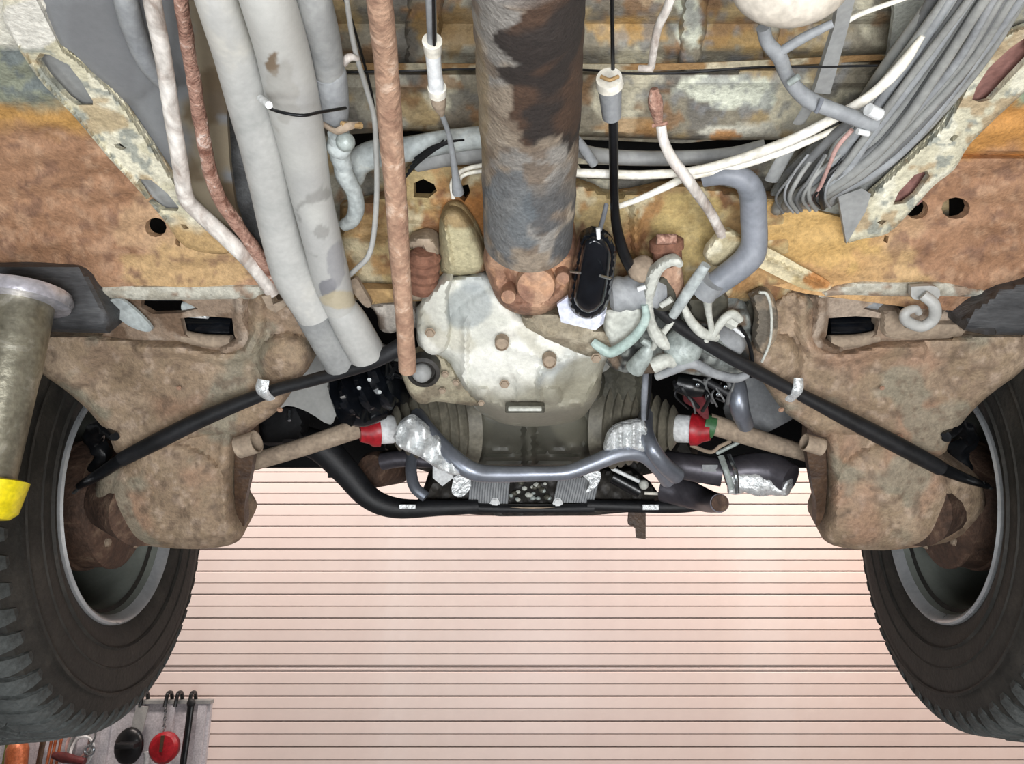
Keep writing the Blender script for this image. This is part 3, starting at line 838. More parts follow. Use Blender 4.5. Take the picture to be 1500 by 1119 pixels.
# ================================================================== TRAILING ARMS
def arm(mirror):
    f = mir if mirror else (lambda p: p)
    fx = (lambda X: 2 * CX - X) if mirror else (lambda X: X)
    sd = 30 if mirror else 0
    a = thing('trailing_arm', ('mud coated brown trailing arm at %s, below the %s' % (('right', 'white hook') if mirror else ('left', 'twin grey pipes'))), 'suspension arm', 'trailing arms')
    cols0 = paint('#97826b', [('#a6917a', nmask(7, -.02, 2 + sd, 5)), ('#8f7a66', nmask(14, .14, 5 + sd, 8, .7)), ('#958169', nmask(30, .15, 8 + sd, 10, .8)), ('#c0ab98', nmask(60, .36, 3 + sd, 12, .5)), ('#a58068', nmask(7, .1, 13 + sd, 5, .5)), ('#8d8978', nmask(9, .22, 23 + sd, 8, .7)), ('#6f5d4d', nmask(60, .3, 33 + sd, 12, .6))])
    holes = [] 
    out = [(-60, 484), (100, 488), (165, 492), (215, 496), (262, 498), (290, 506), (330, 510), (352, 500), (360, 470), (362, 440), (392, 424), (425, 445), (452, 480), (462, 515), (452, 540), (442, 552), (408, 600), (378, 622), (350, 640), (300, 640), (250, 655), (178, 668), (158, 636), (128, 600), (96, 572), (60, 548), (20, 526), (-60, 500)]
    rel = both(bumps([(420, 530, 42, .035), (100, 520, 50, .008)]), ridges([([(205, 512), (262, 512), (320, 526), (362, 518), (378, 488), (380, 440)], 7, .010), ([(120, 560), (230, 600), (390, 560)], 5, .003)]),
               lambda X, Y: .003 * np.sin(X / 19.0) * np.sin(Y / 13.0))
    relm = (lambda X, Y: rel(fx(X), Y))
    slab('arm_plate', f(out), YBv(.0), M_PAINTED, a, cols=cols0, step=5, round_=14, round_d=.02, thick=.03, relief=relm, soft=True)
    low = [(180, 662), (250, 632), (320, 616), (372, 606), (352, 640), (345, 690), (344, 730), (347, 752), (358, 772), (352, 790), (330, 800), (290, 804), (240, 802), (200, 796), (178, 782), (150, 758), (136, 740), (140, 710), (150, 690)]
    if mirror: low = [(172, 664), (250, 625), (320, 600), (400, 560), (420, 555), (385, 610), (352, 640), (342, 690), (340, 740), (352, 770), (348, 790), (320, 802), (260, 806), (200, 800), (160, 792), (130, 770), (110, 740), (120, 700), (150, 680)]
    rel2 = both(bumps([(250, 740, 90, .03), (320, 780, 60, .012)]), ridges([([(332, 640), (330, 700), (336, 790)], 8, .010)]), lambda X, Y: .003 * np.sin(X / 15.0) * np.sin(Y / 17.0))
    rel2m = (lambda X, Y: rel2(fx(X), Y))
    slab('lower_box', f(low), YBv(-.01), M_PAINTED, a, cols=cols0, step=5, round_=26, round_d=.035, thick=.06, relief=rel2m)
    # side wall of the box facing the engine
    slab('side_wall', f([(345, 640), (366, 612), (373, 650), (366, 700), (358, 740), (358, 772), (346, 750), (343, 700)]), lambda X, Y: np.interp(Y, _ty, _tY) + .03, M_BROWNP, a, step=6, thick=.02)
    slab('pivot_bracket', f([(160, 438), (380, 436), (384, 470), (372, 500), (345, 520), (300, 512), (262, 500), (212, 500), (150, 492), (158, 470)]), YBv(-.012), M_PAINTED, a,
         cols=paint('#8f7c6a', [('#a59585', nmask(16, .05, 3 + sd, 8)), ('#6f5a48', nmask(18, .15, 6 + sd, 8))]), step=4, thick=.010, soft=False,
         holes=[f([(160, 442), (172, 441), (186, 460), (214, 478), (204, 480), (180, 468)]), f([(207, 440), (262, 438), (290, 452), (262, 459), (224, 460), (206, 450)]), f([(264, 466), (300, 463), (340, 466), (343, 490), (346, 498), (325, 508), (290, 502), (270, 490)])],
         relief=ridges([(f([(352, 440), (352, 470), (362, 500), (330, 516)]), 7, .014)]))
    tube('bush_tube', f([(268, 493, -.02), (300, 499, -.02), (340, 500, -.02)]), 20, M_TAN, a, segs=16)
    tube('spring_seat', f([(262, 482, -.055), (345, 484, -.055)]), 46, M_GLOSS, a, sm=0, segs=24)
    v, g = hollow_px(f([(350, 655, .03), (376, 647, .03)]), 34 if not mirror else 26, lipdepth=.5, sm=3); mesh_obj('boot_collar', v, g, M_TAN, a)
    tube('hub_carrier', f([(215, 745, 1.13), (175, 735, 1.17), (146, 728, 1.20)]), [110, 90, 70], M_DRUM, a, segs=20)
    for (x, y, wd) in ((262, 568, 7), (410, 600, 8), (236, 640, 10)):
        o = bolt('bolt', fx(x), y, .012, wd, M_RUST, a)
    if not mirror:
        slab('web_strut', [(158, 440), (176, 438), (200, 456), (222, 480), (214, 486), (190, 478), (170, 462)], YBv(.006), M_HOSEL, a, step=4, thick=.005)
        slab('bracket_fork', [(383, 434), (396, 432), (400, 446), (424, 436), (428, 442), (404, 458), (392, 452)], YBv(.045), M_TAN, a, step=3, thick=.006, soft=False)
    tube('flexible_hose', f([(168, 640, 1.02), (150, 622, 1.06), (136, 640, 1.10), (150, 664, 1.12), (134, 690, 1.13)]), [14, 22, 26, 24, 12], M_BLACK, a, segs=12, wob=.5)
    return a
arm(False)
arm(True)
# rubber snubbers seen through the bracket
t = thing('bump_stop', 'pale grey rubber snubber above the left trailing arm bracket', 'rubber stop')
tube('rubber', [(268, 448, -.03), (300, 452, -.03)], [14, 26], M_HOSEL, t, sm=0)
tube('pad', [(262, 460, -.03), (304, 460, -.03)], [8, 14], M_WHITE, t, sm=0)
t = thing('bump_stop', 'slate grey rubber snubber beside the white tow hook', 'rubber stop')
tube('rubber', [(1262, 444, -.03), (1306, 448, -.03)], [18, 14], M_HOSE, t, sm=0)
t = thing('tow_hook', 'white painted curled hook under the right pale lip', 'hook')
tube('hook', [(1352, 432, .03), (1368, 446, .04), (1368, 466, .04), (1350, 478, .04), (1328, 470, .04), (1326, 458, .04), (1340, 452, .035), (1346, 458, .03)], [16, 17, 17, 17, 16, 14, 12, 10], M_GREYPIPE, t, segs=14)
slab('weld_tab', [(1335, 420), (1372, 420), (1374, 438), (1338, 438)], YBv(.022), M_GREYPIPE, t, step=5, thick=.008)
t = thing('axle_snubber', 'brown rubber block between the right arm bracket and hook', 'rubber stop')
slab('block', [(1290, 484), (1294, 456), (1318, 452), (1330, 476), (1400, 470), (1408, 492), (1330, 497), (1300, 494)], YBv(.0), M_TAN, t, step=5, thick=.03, round_=6, round_d=.008)

# ================================================================== LIFT
def pad(mirror):
    f = mir if mirror else (lambda p: p)
    sd = 'right' if mirror else 'left'
    p = thing('lift_pad', ('dark rubber lift pad at right edge beside the white hook' if mirror else 'dark rubber lift pad sitting on the worn steel post'), 'lift pad', 'lift pads')
    out = [(-70, 372), (4, 370), (60, 374), (118, 386), (134, 404), (150, 438), (166, 462), (160, 488), (80, 486), (-70, 484)]
    if mirror: out = [(-60, 340), (20, 390), (56, 410), (90, 420), (128, 448), (146, 468), (142, 484), (110, 490), (-60, 492)]
    slab('rubber_block', f(out), lambda X, Y: np.interp(Y, [370, 490], [.80, .855]) + 0 * X, mat('scuffed_black_rubber', '#37383a', '#4d4e50', '#5c5d5e', scale=16, rough=.6, bump=.35, stretch=(.5, 1, 3)), p, step=7, round_=14, round_d=.02, thick=.05, soft=False,
         relief=lambda X, Y: -.02 * (Y < 388) - .0 * X)
    return p
pad(False); pad(True)
st = thing('lift_post', 'vertical worn steel lift post with yellow sleeve at left edge', 'post')
top = P(30, 440, .79)
r0 = 44 * depth(top) / F
M_RINGW = mat('pale_scratched_ring', '#9a9ba0', '#cfcdd6', rough=.3, metal=.5)
zc = P(20, 703, .79).z; zy = P(20, 760, .79).z
v, f = lathe_geo((top.x, .79, top.z - .004), (0, 0, 1), [(-.002, r0 * .9), (0, r0 * 1.46), (.008, r0 * 1.52), (.016, r0 * 1.44), (.02, r0 * 1.1)], 40); mesh_obj('collar_ring', v, f, M_RINGW, st, 35)
v, f = lathe_geo((top.x, .79, zc), (0, 0, 1), [(0, r0 * .80), ((top.z - zc) * .55, r0 * .93), ((top.z - zc) * .6, r0 * .97), (top.z - zc - .004, r0), (top.z - zc + .01, r0)], 40); mesh_obj('post_tube', v, f, M_POST, st, 35)
v, f = lathe_geo((top.x, .79, zy), (0, 0, 1), [(0, r0 * .80), (.006, r0 * 1.0), (zc - zy - .002, r0 * 1.17), (zc - zy, r0 * 1.02)], 40); mesh_obj('yellow_sleeve', v, f, M_YELLOW, st, 35)
v, f = lathe_geo((top.x, .79, .03), (0, 0, 1), [(0, r0 * 1.3), (.25, r0 * 1.3), (.252, r0 * .6), (zy - .03, r0 * .5)], 32); mesh_obj('lower_tube', v, f, M_POST, st, 35)
for k in range(3):
    a = math.radians(70 + 120 * k)
    e = Vector((top.x + .3 * math.cos(a), .79 + .3 * math.sin(a), .02))
    v, f = tube_geo([Vector((top.x, .79, .24)), e], .016, 10); mesh_obj('leg', v, f, M_YELLOW, st)

# ================================================================== PARKING BRAKE CABLES (wide black, crossing both arms)
t = thing('brake_cable', 'wide black brake cable crossing the left trailing arm', 'cable', 'brake cables')
tube('sheath', [(600, 498, .06), (572, 516, .07), (530, 536, .07), (460, 556, .06), (395, 574, .055), (300, 612, .055), (235, 644, .055), (180, 672, .05)], [26, 25, 20, 19, 19, 24, 25, 22], M_BLACKM, t, segs=14)
tube('cable_end', [(182, 671, .05), (140, 698, .03), (116, 712, .0)], [20, 16, 10], M_BLACK, t)
tube('tip', [(124, 708, .01), (108, 722, -.01)], [8, 5], M_STEEL, t, sm=0, segs=8)
tube('clip', [(386, 556, .06), (384, 572, .068), (396, 584, .06)], [18, 20, 16], M_FOIL, t, segs=8, flat=.5)
t = thing('brake_cable', 'wide black brake cable crossing the right trailing arm', 'cable', 'brake cables')
tube('sheath', [(948, 440, .075), (990, 474, .075), (1050, 512, .07), (1110, 545, .065), (1165, 574, .06), (1250, 618, .058), (1330, 660, .055), (1378, 686, .05)], [15, 19, 20, 20, 18, 24, 25, 22], M_BLACKM, t, segs=14)
tube('cable_end', [(1376, 685, .05), (1412, 700, .03), (1446, 712, .0)], [20, 15, 9], M_BLACK, t)
tube('tip', [(1438, 708, .01), (1452, 715, -.01)], [8, 5], M_STEEL, t, sm=0, segs=8)
tube('clip', [(1170, 554, .06), (1168, 572, .07), (1156, 586, .06)], [14, 16, 14], M_FOIL, t, segs=8, flat=.5)

# ================================================================== PIPES ON THE LEFT
def one(name, label, cat, pts, wd, m, group=None, segs=16, part=None, **kw):
    o = tube(name, pts, wd, m, None, segs=segs, **kw)
    return tag(o, label, cat, group)
g = 'pipes along the left of the underbody'
t = thing('coolant_pipe', 'left of the two long pale grey coolant pipes, ending in a darker sleeve', 'pipe', g)
tube('pipe', [(300, -60, .09), (318, 0, .09), (345, 80, .09), (366, 150, .09), (383, 215, .09), (398, 285, .085), (413, 350, .08), (432, 405, .075), (462, 458, .07)], [66, 63, 64, 66, 62, 58, 58, 62, 56], M_GREYPIPE, t, segs=28)
v, g_ = hollow_px([(448, 446, .072), (466, 474, .068), (500, 530, .055)], [46, 50, 52], lipdepth=.6); mesh_obj('sleeve', v, g_, M_GREYPIPE2, t)
t = thing('coolant_pipe', 'right of the two long pale grey coolant pipes, with a dark scuff near its end', 'pipe', g)
v, f = tube_px([(372, -60, .10), (392, 0, .10), (414, 75, .10), (430, 150, .10), (443, 215, .095), (456, 285, .09), (474, 360, .085), (486, 410, .08), (499, 452, .078)], [80, 80, 78, 76, 68, 60, 56, 54, 44], 20, 64)
painted_geo('pipe', v, f, paint('#bcbcb7', [('#aeaeab', nmask(6, 0, 3, 4)), ('#7a6a58', blob(399, 94, 10, 16, .8, 2, 60)), ('#6e6e74', blob(481, 424, 12, 18, .8, 3, 60, .8)), ('#8d8d90', blob(492, 390, 14, 40, .6, 5, 40, .7)), ('#8b8a86', mmul(nmask(40, .28, 9, 12, .7), blob(470, 330, 40, 60, .3))), ('#b5a98c', blob(500, 440, 30, 12, .5, 6, 30, .8)), ('#9d9a92', blob(412, 140, 26, 40, .8, 7, 30, .5))]), t, m=M_SCUFFED)
v, g_ = hollow_px([(492, 440, .077), (510, 468, .076), (537, 517, .065)], [40, 52, 54], lipdepth=.6); mesh_obj('sleeve', v, g_, M_GREYPIPE, t)
t = thing('heater_pipe', 'darker grey jointed pipe right of the twin coolant pipes at top', 'pipe', g)
tube('pipe', [(446, -50, .08), (459, 0, .08), (474, 60, .08), (482, 106, .08)], [55, 54, 50, 44], M_GREYPIPE2, t, segs=24)
tube('coupling', [(481, 104, .08), (484, 112, .08), (488, 150, .078), (489, 170, .075)], [47, 48, 46, 42], M_HOSE, t, segs=24)
t = thing('cable_tie', 'thin black tie looped under the grey coolant pipes', 'tie')
tube('band', [(384, 146, .125), (398, 160, .15), (440, 169, .16), (470, 164, .14), (506, 158, .11)], 5, M_BLACK, t, segs=8)
tube('head', [(382, 144, .125), (394, 154, .15)], 11, M_WHITE, t, sm=0, segs=8)
one('white_conduit', 'chipped white painted pipe bending right, left of the twin grey pipes', 'pipe', [(216, -60, .055), (223, 0, .055), (240, 90, .055), (252, 170, .055), (263, 235, .055), (272, 288, .055), (290, 310, .05), (335, 352, .045), (372, 390, .04), (400, 430, .035)], [26, 26, 24, 23, 23, 23, 24, 24, 23, 20], M_WHITEPIPE, g)
one('rusty_conduit', 'flaking rusty pipe between the white pipe and grey pipes', 'pipe', [(260, -60, .05), (265, 0, .05), (277, 80, .05), (290, 160, .05), (303, 230, .05), (318, 284, .048), (345, 325, .045), (380, 375, .04), (412, 420, .03)], [20, 20, 20, 20, 20, 20, 19, 18, 16], M_RUSTPINK, g, wob=.25)
one('grey_hose', 'smooth grey hose at top left behind the white pipe', 'hose', [(172, -60, .02), (184, 0, .02), (198, 50, .02), (218, 95, .02), (250, 130, .01)], [36, 34, 32, 28, 24], M_HOSE, g)
one('shift_rod', 'long rusty brown tube hanging straight down beside the white gearbox', 'tube',
    [(549, -60, .12), (556, 0, .12), (566, 100, .12), (572, 190, .12), (580, 290, .125), (586, 380, .125), (592, 460, .13), (597, 542, .13)], [42, 39, 36, 36, 32, 29, 27, 26], M_RUST, g, wob=.08)
one('brake_line', 'thin off white line snaking beside the rusty shift tube', 'line', [(505, -40, .06), (508, 0, .06), (516, 54, .06), (524, 88, .06), (538, 134, .055), (548, 172, .055), (551, 220, .055), (552, 280, .055), (548, 340, .05), (540, 374, .05), (524, 392, .05), (506, 408, .05)], 8, M_GREYPIPE, 'thin lines', segs=10)
one('line_bracket', 'short white clip holding the thin line beside the heater pipe', 'clip', [(502, 92, .07), (512, 84, .07), (524, 86, .066)], [14, 12, 8], M_WHITEPIPE, None, segs=8)
one('wire', 'thin dark wire running next to the rusty shift tube at top', 'wire', [(492, -30, .04), (512, 20, .04), (530, 80, .04), (545, 140, .04), (548, 170, .04)], 4, M_BLACK, 'thin lines', segs=6)

# ================================================================== PROPELLER SHAFT AND GEARBOX
def jag(X, Y, V):
    edge = 742 + 14 * np.sin(Y / 13.0) * (np.sin(Y / 29.0) > -.2) + np.interp(Y, [0, 40, 60, 95, 100, 130, 190, 215], [20, 0, -14, 8, -14, 4, 6, 40]) + 10 * nz(V, 60, 4)
    low = 205 + 22 * nz(V, 50, 9) + (X - 770) * .10
    return np.clip((X - edge) / 3, 0, 1) * np.clip((low - Y) / 4, 0, 1)
ps = thing('propeller_shaft', 'thick tubular propeller shaft with peeling black coating in the centre', 'shaft')
sh_c = paint('#85796a', [('#9c9182', nmask(18, .05, 2, 8)), ('#7b7d7d', nmask(14, .1, 6, 7, .6)), ('#6b5d4f', nmask(30, .15, 9, 10, .8)),
                         ('#4c4e50', mmul(grad(lambda X, Y: Y - 240, .02, 20, 20, 3), nmask(16, -.05, 13, 8, .9))), ('#5c6266', blob(745, 320, 34, 60, .6, 4, 25, .8)), ('#8b7a5c', blob(700, 150, 14, 120, .4, 5, 25, .6)),
                         ('#292320', jag), ('#4a3628', mmul(jag, nmask(14, .05, 17, 6, .8)))])
pth = [(774, -70, .14), (774, 0, .14), (775, 60, .138), (776, 150, .135), (776, 220, .13), (775, 290, .13), (774, 350, .125)]
q = []
wds = [184, 168, 160, 152, 142, 136, 130]
for p, wv in zip(pth, wds):
    v = PP(p); q.append((v.x, v.y, v.z, wv / 2 * depth(v) / F))
q = smooth(q, 14)
v, f = tube_geo([a[:3] for a in q], [a[3] for a in q], 72, wob=.025)
painted_geo('tube', v, f, sh_c, ps)
yk = paint('#94705a', [('#ad8a70', nmask(18, .0, 3, 7)), ('#7a5646', nmask(24, .18, 6, 9, .8)), ('#b98f6f', nmask(40, .2, 8, 9, .8))])
slab('yoke', [(712, 352), (760, 366), (805, 362), (840, 338), (846, 372), (842, 408), (826, 440), (795, 460), (760, 460), (732, 444), (716, 410), (708, 380)], YBv(.105), M_PAINTED, ps, cols=yk, step=4, round_=18, round_d=.03, thick=.05,
     relief=both(ridges([([(722, 420), (745, 450), (790, 455), (828, 425)], 6, .008), ([(716, 388), (760, 378), (830, 372)], 5, .005), ([(745, 395), (752, 425)], 4, -.008)]), lambda X, Y: .002 * np.sin(X / 6.0) * np.sin(Y / 8.0)))
for (x, y, r) in ((785, 416, 58), (745, 431, 22), (824, 404, 20)):
    p = PP((x, y, .12)); rr = r / 2 * depth(p) / F
    v, f = lathe_geo(p, toward(), [(-.02, rr), (.004, rr), (.008, rr * .93), (.009, rr * .5), (.0095, .001)], 28)
    painted_geo('bearing_cap', v, f, yk, ps)
gb = thing('gearbox', 'whitish aluminium gearbox casting in the centre under the shaft', 'gearbox')
gcol = paint('#cdcec4', [('#e2e2d9', nmask(12, .0, 2, 5)), ('#a9afae', nmask(8, .15, 4, 5, .8)), ('#a8a38e', nmask(20, .34, 7, 9, .5)), ('#8a8573', mmul(grad(lambda X, Y: Y - 560 + .15 * (X - 700), .04, 10, 20, 2), nmask(3, -2, 1, 5, .85))), ('#8f8b7a', blob(860, 565, 55, 40, .3, 3, 10, .8)), ('#949b9d', blob(690, 450, 34, 34, .4, 5, 12, .7))])
slab('housing', [(610, 450), (622, 436), (632, 425), (646, 410), (672, 401), (720, 396), (740, 420), (762, 455), (800, 470), (870, 470), (905, 488), (910, 508), (892, 520), (882, 548), (878, 575), (858, 596), (810, 606), (750, 606), (705, 592), (680, 572), (664, 545), (650, 528), (622, 520), (610, 495)],
     YBv(.055), M_CAST, gb, cols=gcol, step=5, round_=22, round_d=.05, thick=.16, push=(0, 1, .1),
     relief=both(bumps([(745, 520, 100, .018), (800, 520, 60, .008), (735, 503, 12, .006), (805, 530, 14, .008), (810, 580, 14, .012), (705, 580, 14, .010)]),
                 ridges([([(682, 470), (680, 560)], 4, .008), ([(790, 540), (790, 590)], 3, .008), ([(640, 425), (670, 408), (705, 402)], 4, .008), ([(735, 503), (805, 530)], 4, .005), ([(760, 545), (757, 590)], 3, .005), ([(705, 575), (735, 562)], 4, .005), ([(664, 540), (690, 578), (740, 600), (800, 602), (860, 590), (884, 540)], 5, .010), ([(880, 500), (850, 520), (800, 540), (790, 560)], 4, .006)]),
                 lambda X, Y: .002 * np.sin(X / 17.0) * np.sin(Y / 15.0)))
slab('side_cover', [(616, 445), (632, 428), (650, 410), (662, 410), (656, 440), (660, 500), (640, 520), (618, 510), (611, 480)], YBv(.075), M_CAST, gb, cols=gcol, step=5, round_=8, round_d=.012, thick=.03)
slab('selector_cover', [(764, 462), (800, 456), (830, 462), (880, 482), (906, 488), (898, 508), (870, 522), (850, 518), (800, 500), (770, 484)], YBv(.08), M_PAINTED, gb,
     cols=paint('#948a76', [('#a89e8a', nmask(16, .05, 3, 7)), ('#7b705e', nmask(30, .15, 5, 9, .8))]), step=5, round_=10, round_d=.015, thick=.04, relief=ridges([([(780, 470), (800, 492), (860, 500), (900, 496)], 4, .005)]))
for (x, y, wd) in ((735, 504, 17), (805, 530, 17)):
    p = PP((x, y, .098)); rr = wd / 2 * depth(p) / F
    v, f = lathe_geo(p, toward(), [(-.01, rr * 1.3), (.002, rr * 1.2), (.003, rr), (.0, rr * .95), (.0, .0005)], 20); mesh_obj('plug', v, f, M_TAN, gb, 30)
for (x, y, wd) in ((630, 487, 15), (739, 562, 14), (873, 524, 15), (705, 590, 9)):
    bolt('bolt', x, y, .094, wd, M_TAN, gb)
bx = PP((769, 597, .085)); box('drain_slot_frame', bx, (.050, .010, .012), M_OIL, gb, axis=toward(), up=(0, -.7, .7)); bx = PP((769, 597, .09)); box('drain_slot', bx, (.042, .004, .012), M_ALU, gb, axis=toward(), up=(0, -.7, .7))
mt = thing('gearbox_mount', 'tan dusty mounting flange with round rubber boss left of gearbox', 'mount')
mtc = paint('#8d8570', [('#a19983', nmask(14, .02, 3, 6)), ('#6f6453', nmask(22, .15, 5, 9, .8))])
slab('flange', [(588, 548), (604, 520), (640, 516), (668, 545), (690, 575), (706, 590), (690, 594), (640, 588), (618, 592), (600, 578)], YBv(.045), M_PAINTED, mt, cols=mtc, step=4, round_=8, round_d=.012, thick=.02)
p = PP((620, 546, .07)); lathe('boss_ring', p, toward(), [(-.02, .020), (.0, .021), (.001, .016), (-.006, .014), (-.008, .003)], M_OILD, mt, 24)
v, f = ball_geo(PP((618, 546, .068)), .0125, 10); mesh_obj('boss', v, f, M_GREYPIPE2, mt)
for x, y in ((648, 572), (652, 548), (668, 560)): bolt('bolt', x, y, .055, 10, M_TAN, mt)

# ================================================================== ENGINE BAY
en = thing('engine', 'dark oily engine sump and finned block behind the gearbox', 'engine')
oc = paint('#4b4a41', [('#5e5c50', nmask(8, .0, 2, 4)), ('#39372f', nmask(14, .15, 4, 6, .8))])
slab('sump', [(672, 585), (760, 596), (840, 592), (884, 540), (890, 600), (882, 640), (868, 668), (840, 690), (710, 690), (688, 660), (674, 630)], lambda X, Y: np.interp(Y, [540, 700], [1.12, 1.24]), M_SCUFFED, en, cols=oc, step=5, round_=22, round_d=.05, thick=.15, push=(0, 1, .1),
     relief=both(ridges([([(775, 605), (775, 695)], 7, .022), ([(700, 655), (760, 664), (800, 664), (860, 652)], 2.5, .006), ([(710, 670), (850, 670)], 2.5, .006), ([(705, 680), (850, 680)], 2.5, .006)]), bumps([(735, 625, 40, .015), (820, 625, 40, .015)])))
slab('bell_wing', [(606, 575), (684, 590), (682, 640), (640, 625), (624, 622), (610, 600)], lambda X, Y: 1.19 + 0 * X, M_OIL, en, step=6, round_=8, round_d=.02, thick=.12, push=(0, 1, .1))
slab('bell_wing', [(878, 530), (950, 540), (946, 600), (940, 630), (880, 628)], lambda X, Y: 1.16 + 0 * X, M_OIL, en, step=6, round_=8, round_d=.02, thick=.14, push=(0, 1, .1), relief=ridges([([(940, 540), (942, 640)], 5, .012), ([(905, 545), (905, 620)], 3, .005)]))
slab('crankcase', [(560, 640), (700, 660), (860, 660), (1010, 640), (1010, 688), (942, 696), (938, 745), (634, 748), (628, 692), (576, 684)], lambda X, Y: 1.50 + 0 * X, M_OILD, en, step=9, round_=10, round_d=.02, thick=.3, push=(0, 1, .3), relief=lambda X, Y: .01 * np.sin(X / 9.0) * np.sin(Y / 7.0))
slab('rear_plate', [(636, 688), (700, 690), (860, 690), (930, 688), (950, 748), (640, 750)], lambda X, Y: 1.44 + 0 * X, M_OILD, en, step=6, round_=6, round_d=.012, thick=.04, push=(0, 1, .1),
     relief=lambda X, Y: .006 * np.sin(X / 5.0) * np.sin(Y / 4.0))
def fins(x0, x1, y0, y1, lean, n, Y):
    mb = MB()
    for k in range(n):
        x = x0 + (x1 - x0) * k / (n - 1)
        a = P(x + lean, y0, Y); b = P(x, y1, Y)
        mb.add(*tube_geo([a, a.lerp(b, .5) + Vector((0, -.008, 0)), b], .0028, 6))
    o = mb.build('cooling_fin', M_HOSE, en); o['kind'] = 'stuff'
fins(688, 742, 704, 738, 3, 15, 1.425)
fins(812, 868, 700, 736, 8, 16, 1.425)
rnd = random.Random(3)
for k in range(22):
    x = 700 if k > 30 else 744 + rnd.random() * 62; y = 706 + rnd.random() * 26
    v, f = ball_geo(P(x, y, 1.43), .003 + .003 * rnd.random(), 5, (1, .7, .8), bump=.4); mesh_obj('casting_boss', v, f, [M_ALU, M_ALUG, M_OIL][k % 3], en)
for x in (725, 817):
    p = P(x, 737, 1.42); v, f = bolt_geo(p, (0, -1, -.1), .0075); mesh_obj('bolt', v, f, M_WHITE, en, 25)
box('lower_rail', P(785, 743, 1.43), (.56, .02, .012), M_OILD, en, axis=(0, 0, 1))
box('bright_strip', P(775, 744, 1.415), (.10, .004, .004), M_TAN, en, axis=(0, 0, 1))
slab('gasket_tab', [(634, 680), (660, 690), (664, 700), (648, 712), (634, 700)], lambda X, Y: 1.36 + 0 * X, M_WHITE, en, step=4, thick=.008, soft=False)
slab('foil_flap', [(664, 700), (682, 690), (690, 712), (676, 728), (662, 722)], lambda X, Y: 1.38 + 0 * X, M_FOIL, en, step=4, thick=.006)
slab('foil_flap', [(852, 695), (876, 690), (880, 700), (872, 714), (858, 722), (864, 708)], lambda X, Y: 1.38 + 0 * X, M_FOIL, en, step=4, thick=.006)

# constant velocity boots, joints and half shafts
def cvside(mirror):
    f = mir if mirror else (lambda p: p)
    sd = 'right' if mirror else 'left'
    t = thing('drive_shaft', 'dusty tan drive shaft at %s with pleated boot and red cap%s' % (sd, ' and green tape band' if mirror else ' beside bright foil'), 'drive shaft', 'drive shafts')
    if not mirror:
        tube('shaft', [(352, 682, 1.17), (440, 656, 1.17), (528, 626, 1.17)], [26, 27, 30], M_TAN, t, segs=20)
        ax0 = P(538, 632, 1.17); ax1 = P(640, 622, 1.21)
    else:
        tube('shaft', [(1206, 672, 1.17), (1120, 646, 1.17), (1038, 620, 1.17)], [22, 27, 31], M_TAN, t, segs=20)
        ax0 = P(1030, 630, 1.17); ax1 = P(925, 622, 1.21)
        tube('tape_band', [(1046, 626, 1.168), (1030, 622, 1.168)], 33, M_GREEN, t, sm=0, segs=20)
        tube('end_bolt', [(1204, 668, 1.15), (1206, 682, 1.15)], 9, M_DRUM, t, sm=0, segs=8)
    ax = (ax1 - ax0).normalized(); L = (ax1 - ax0).length
    lathe('red_cap', ax0, ax, [(-.012, .016), (.0, .020), (.008, .026), (.018, .027), (.019, .02)], M_RED, t, 24)
    lathe('joint_cylinder', ax0, ax, [(.017, .019), (.018, .0225), (.040, .0235), (.046, .020), (.047, .015)], M_WHITE, t, 24)
    prof = []
    n = 8
    for k in range(n):
        h = .044 + k * .0135; r = .034 + .044 * (k / n) ** .8
        prof += [(h, r - .006), (h + .006, r + .004), (h + .011, r - .003)]
    prof.append((.17, .078))
    lathe('boot', ax0, ax, prof, M_BOOT, t, 32)
    return t
cvside(False); cvside(True)
t = thing('heat_shield', 'crumpled bright silver shield left of the sump above the exhaust pipe', 'shield')
slab('foil', [(576, 640), (584, 622), (600, 610), (612, 614), (640, 640), (662, 668), (678, 690), (664, 696), (640, 686), (616, 670), (586, 656)], lambda X, Y: 1.09 + 0 * X, M_FOIL, t, step=3, thick=.006, relief=lambda X, Y: .004 * np.sin(X / 3.5) + .003 * np.sin((X + Y) / 7.0), round_=5, round_d=.006)
t = thing('heat_shield', 'bright silver ribbed shield right of the sump behind upright exhaust tube', 'shield')
slab('foil', [(886, 648), (890, 636), (906, 622), (944, 618), (948, 660), (920, 656), (886, 660)], lambda X, Y: 1.10 + 0 * X, M_FOIL, t, step=3, thick=.006, relief=lambda X, Y: .004 * np.sin(X / 3.0), round_=4, round_d=.006)
t = thing('air_bellows', 'crumpled glossy black bellows left of the rusty shift tube end', 'bellows')
p0 = P(497, 588, 1.06); p1 = P(578, 556, 1.04)
pr = []
for k in range(16):
    pr.append(((p1 - p0).length * k / 15, .030 + .007 * (k % 2) + .006 * math.sin(k * 1.7)))
v, f = lathe_geo(p0, p1 - p0, [(-.004, .018)] + pr + [((p1 - p0).length + .004, .01)], 26, lobes=lambda i, a: .10 * math.sin(3 * a + i) + .08 * math.sin(7 * a + i * 2.3)); mesh_obj('bellows', v, f, M_GLOSS, t, 30)
tube('lower_hose', [(500, 596, 1.08), (530, 606, 1.10), (560, 600, 1.12)], [34, 40, 30], M_GLOSS, t)
for (x, y) in ((526, 568), (541, 556), (556, 574)): bolt('clip', x, y, 1.005, 6, M_FOIL, t)
t = thing('hanging_loom', 'tangle of thin black wiring beside the upper end of the bellows', 'wiring')
rnd = random.Random(8)
for k in range(7):
    pts = [(560 + rnd.random() * 34, 530 + rnd.random() * 26, 1.0 + .04 * rnd.random()) for _ in range(4)]
    tube('wire', pts, 6, M_BLACK, t, segs=6)
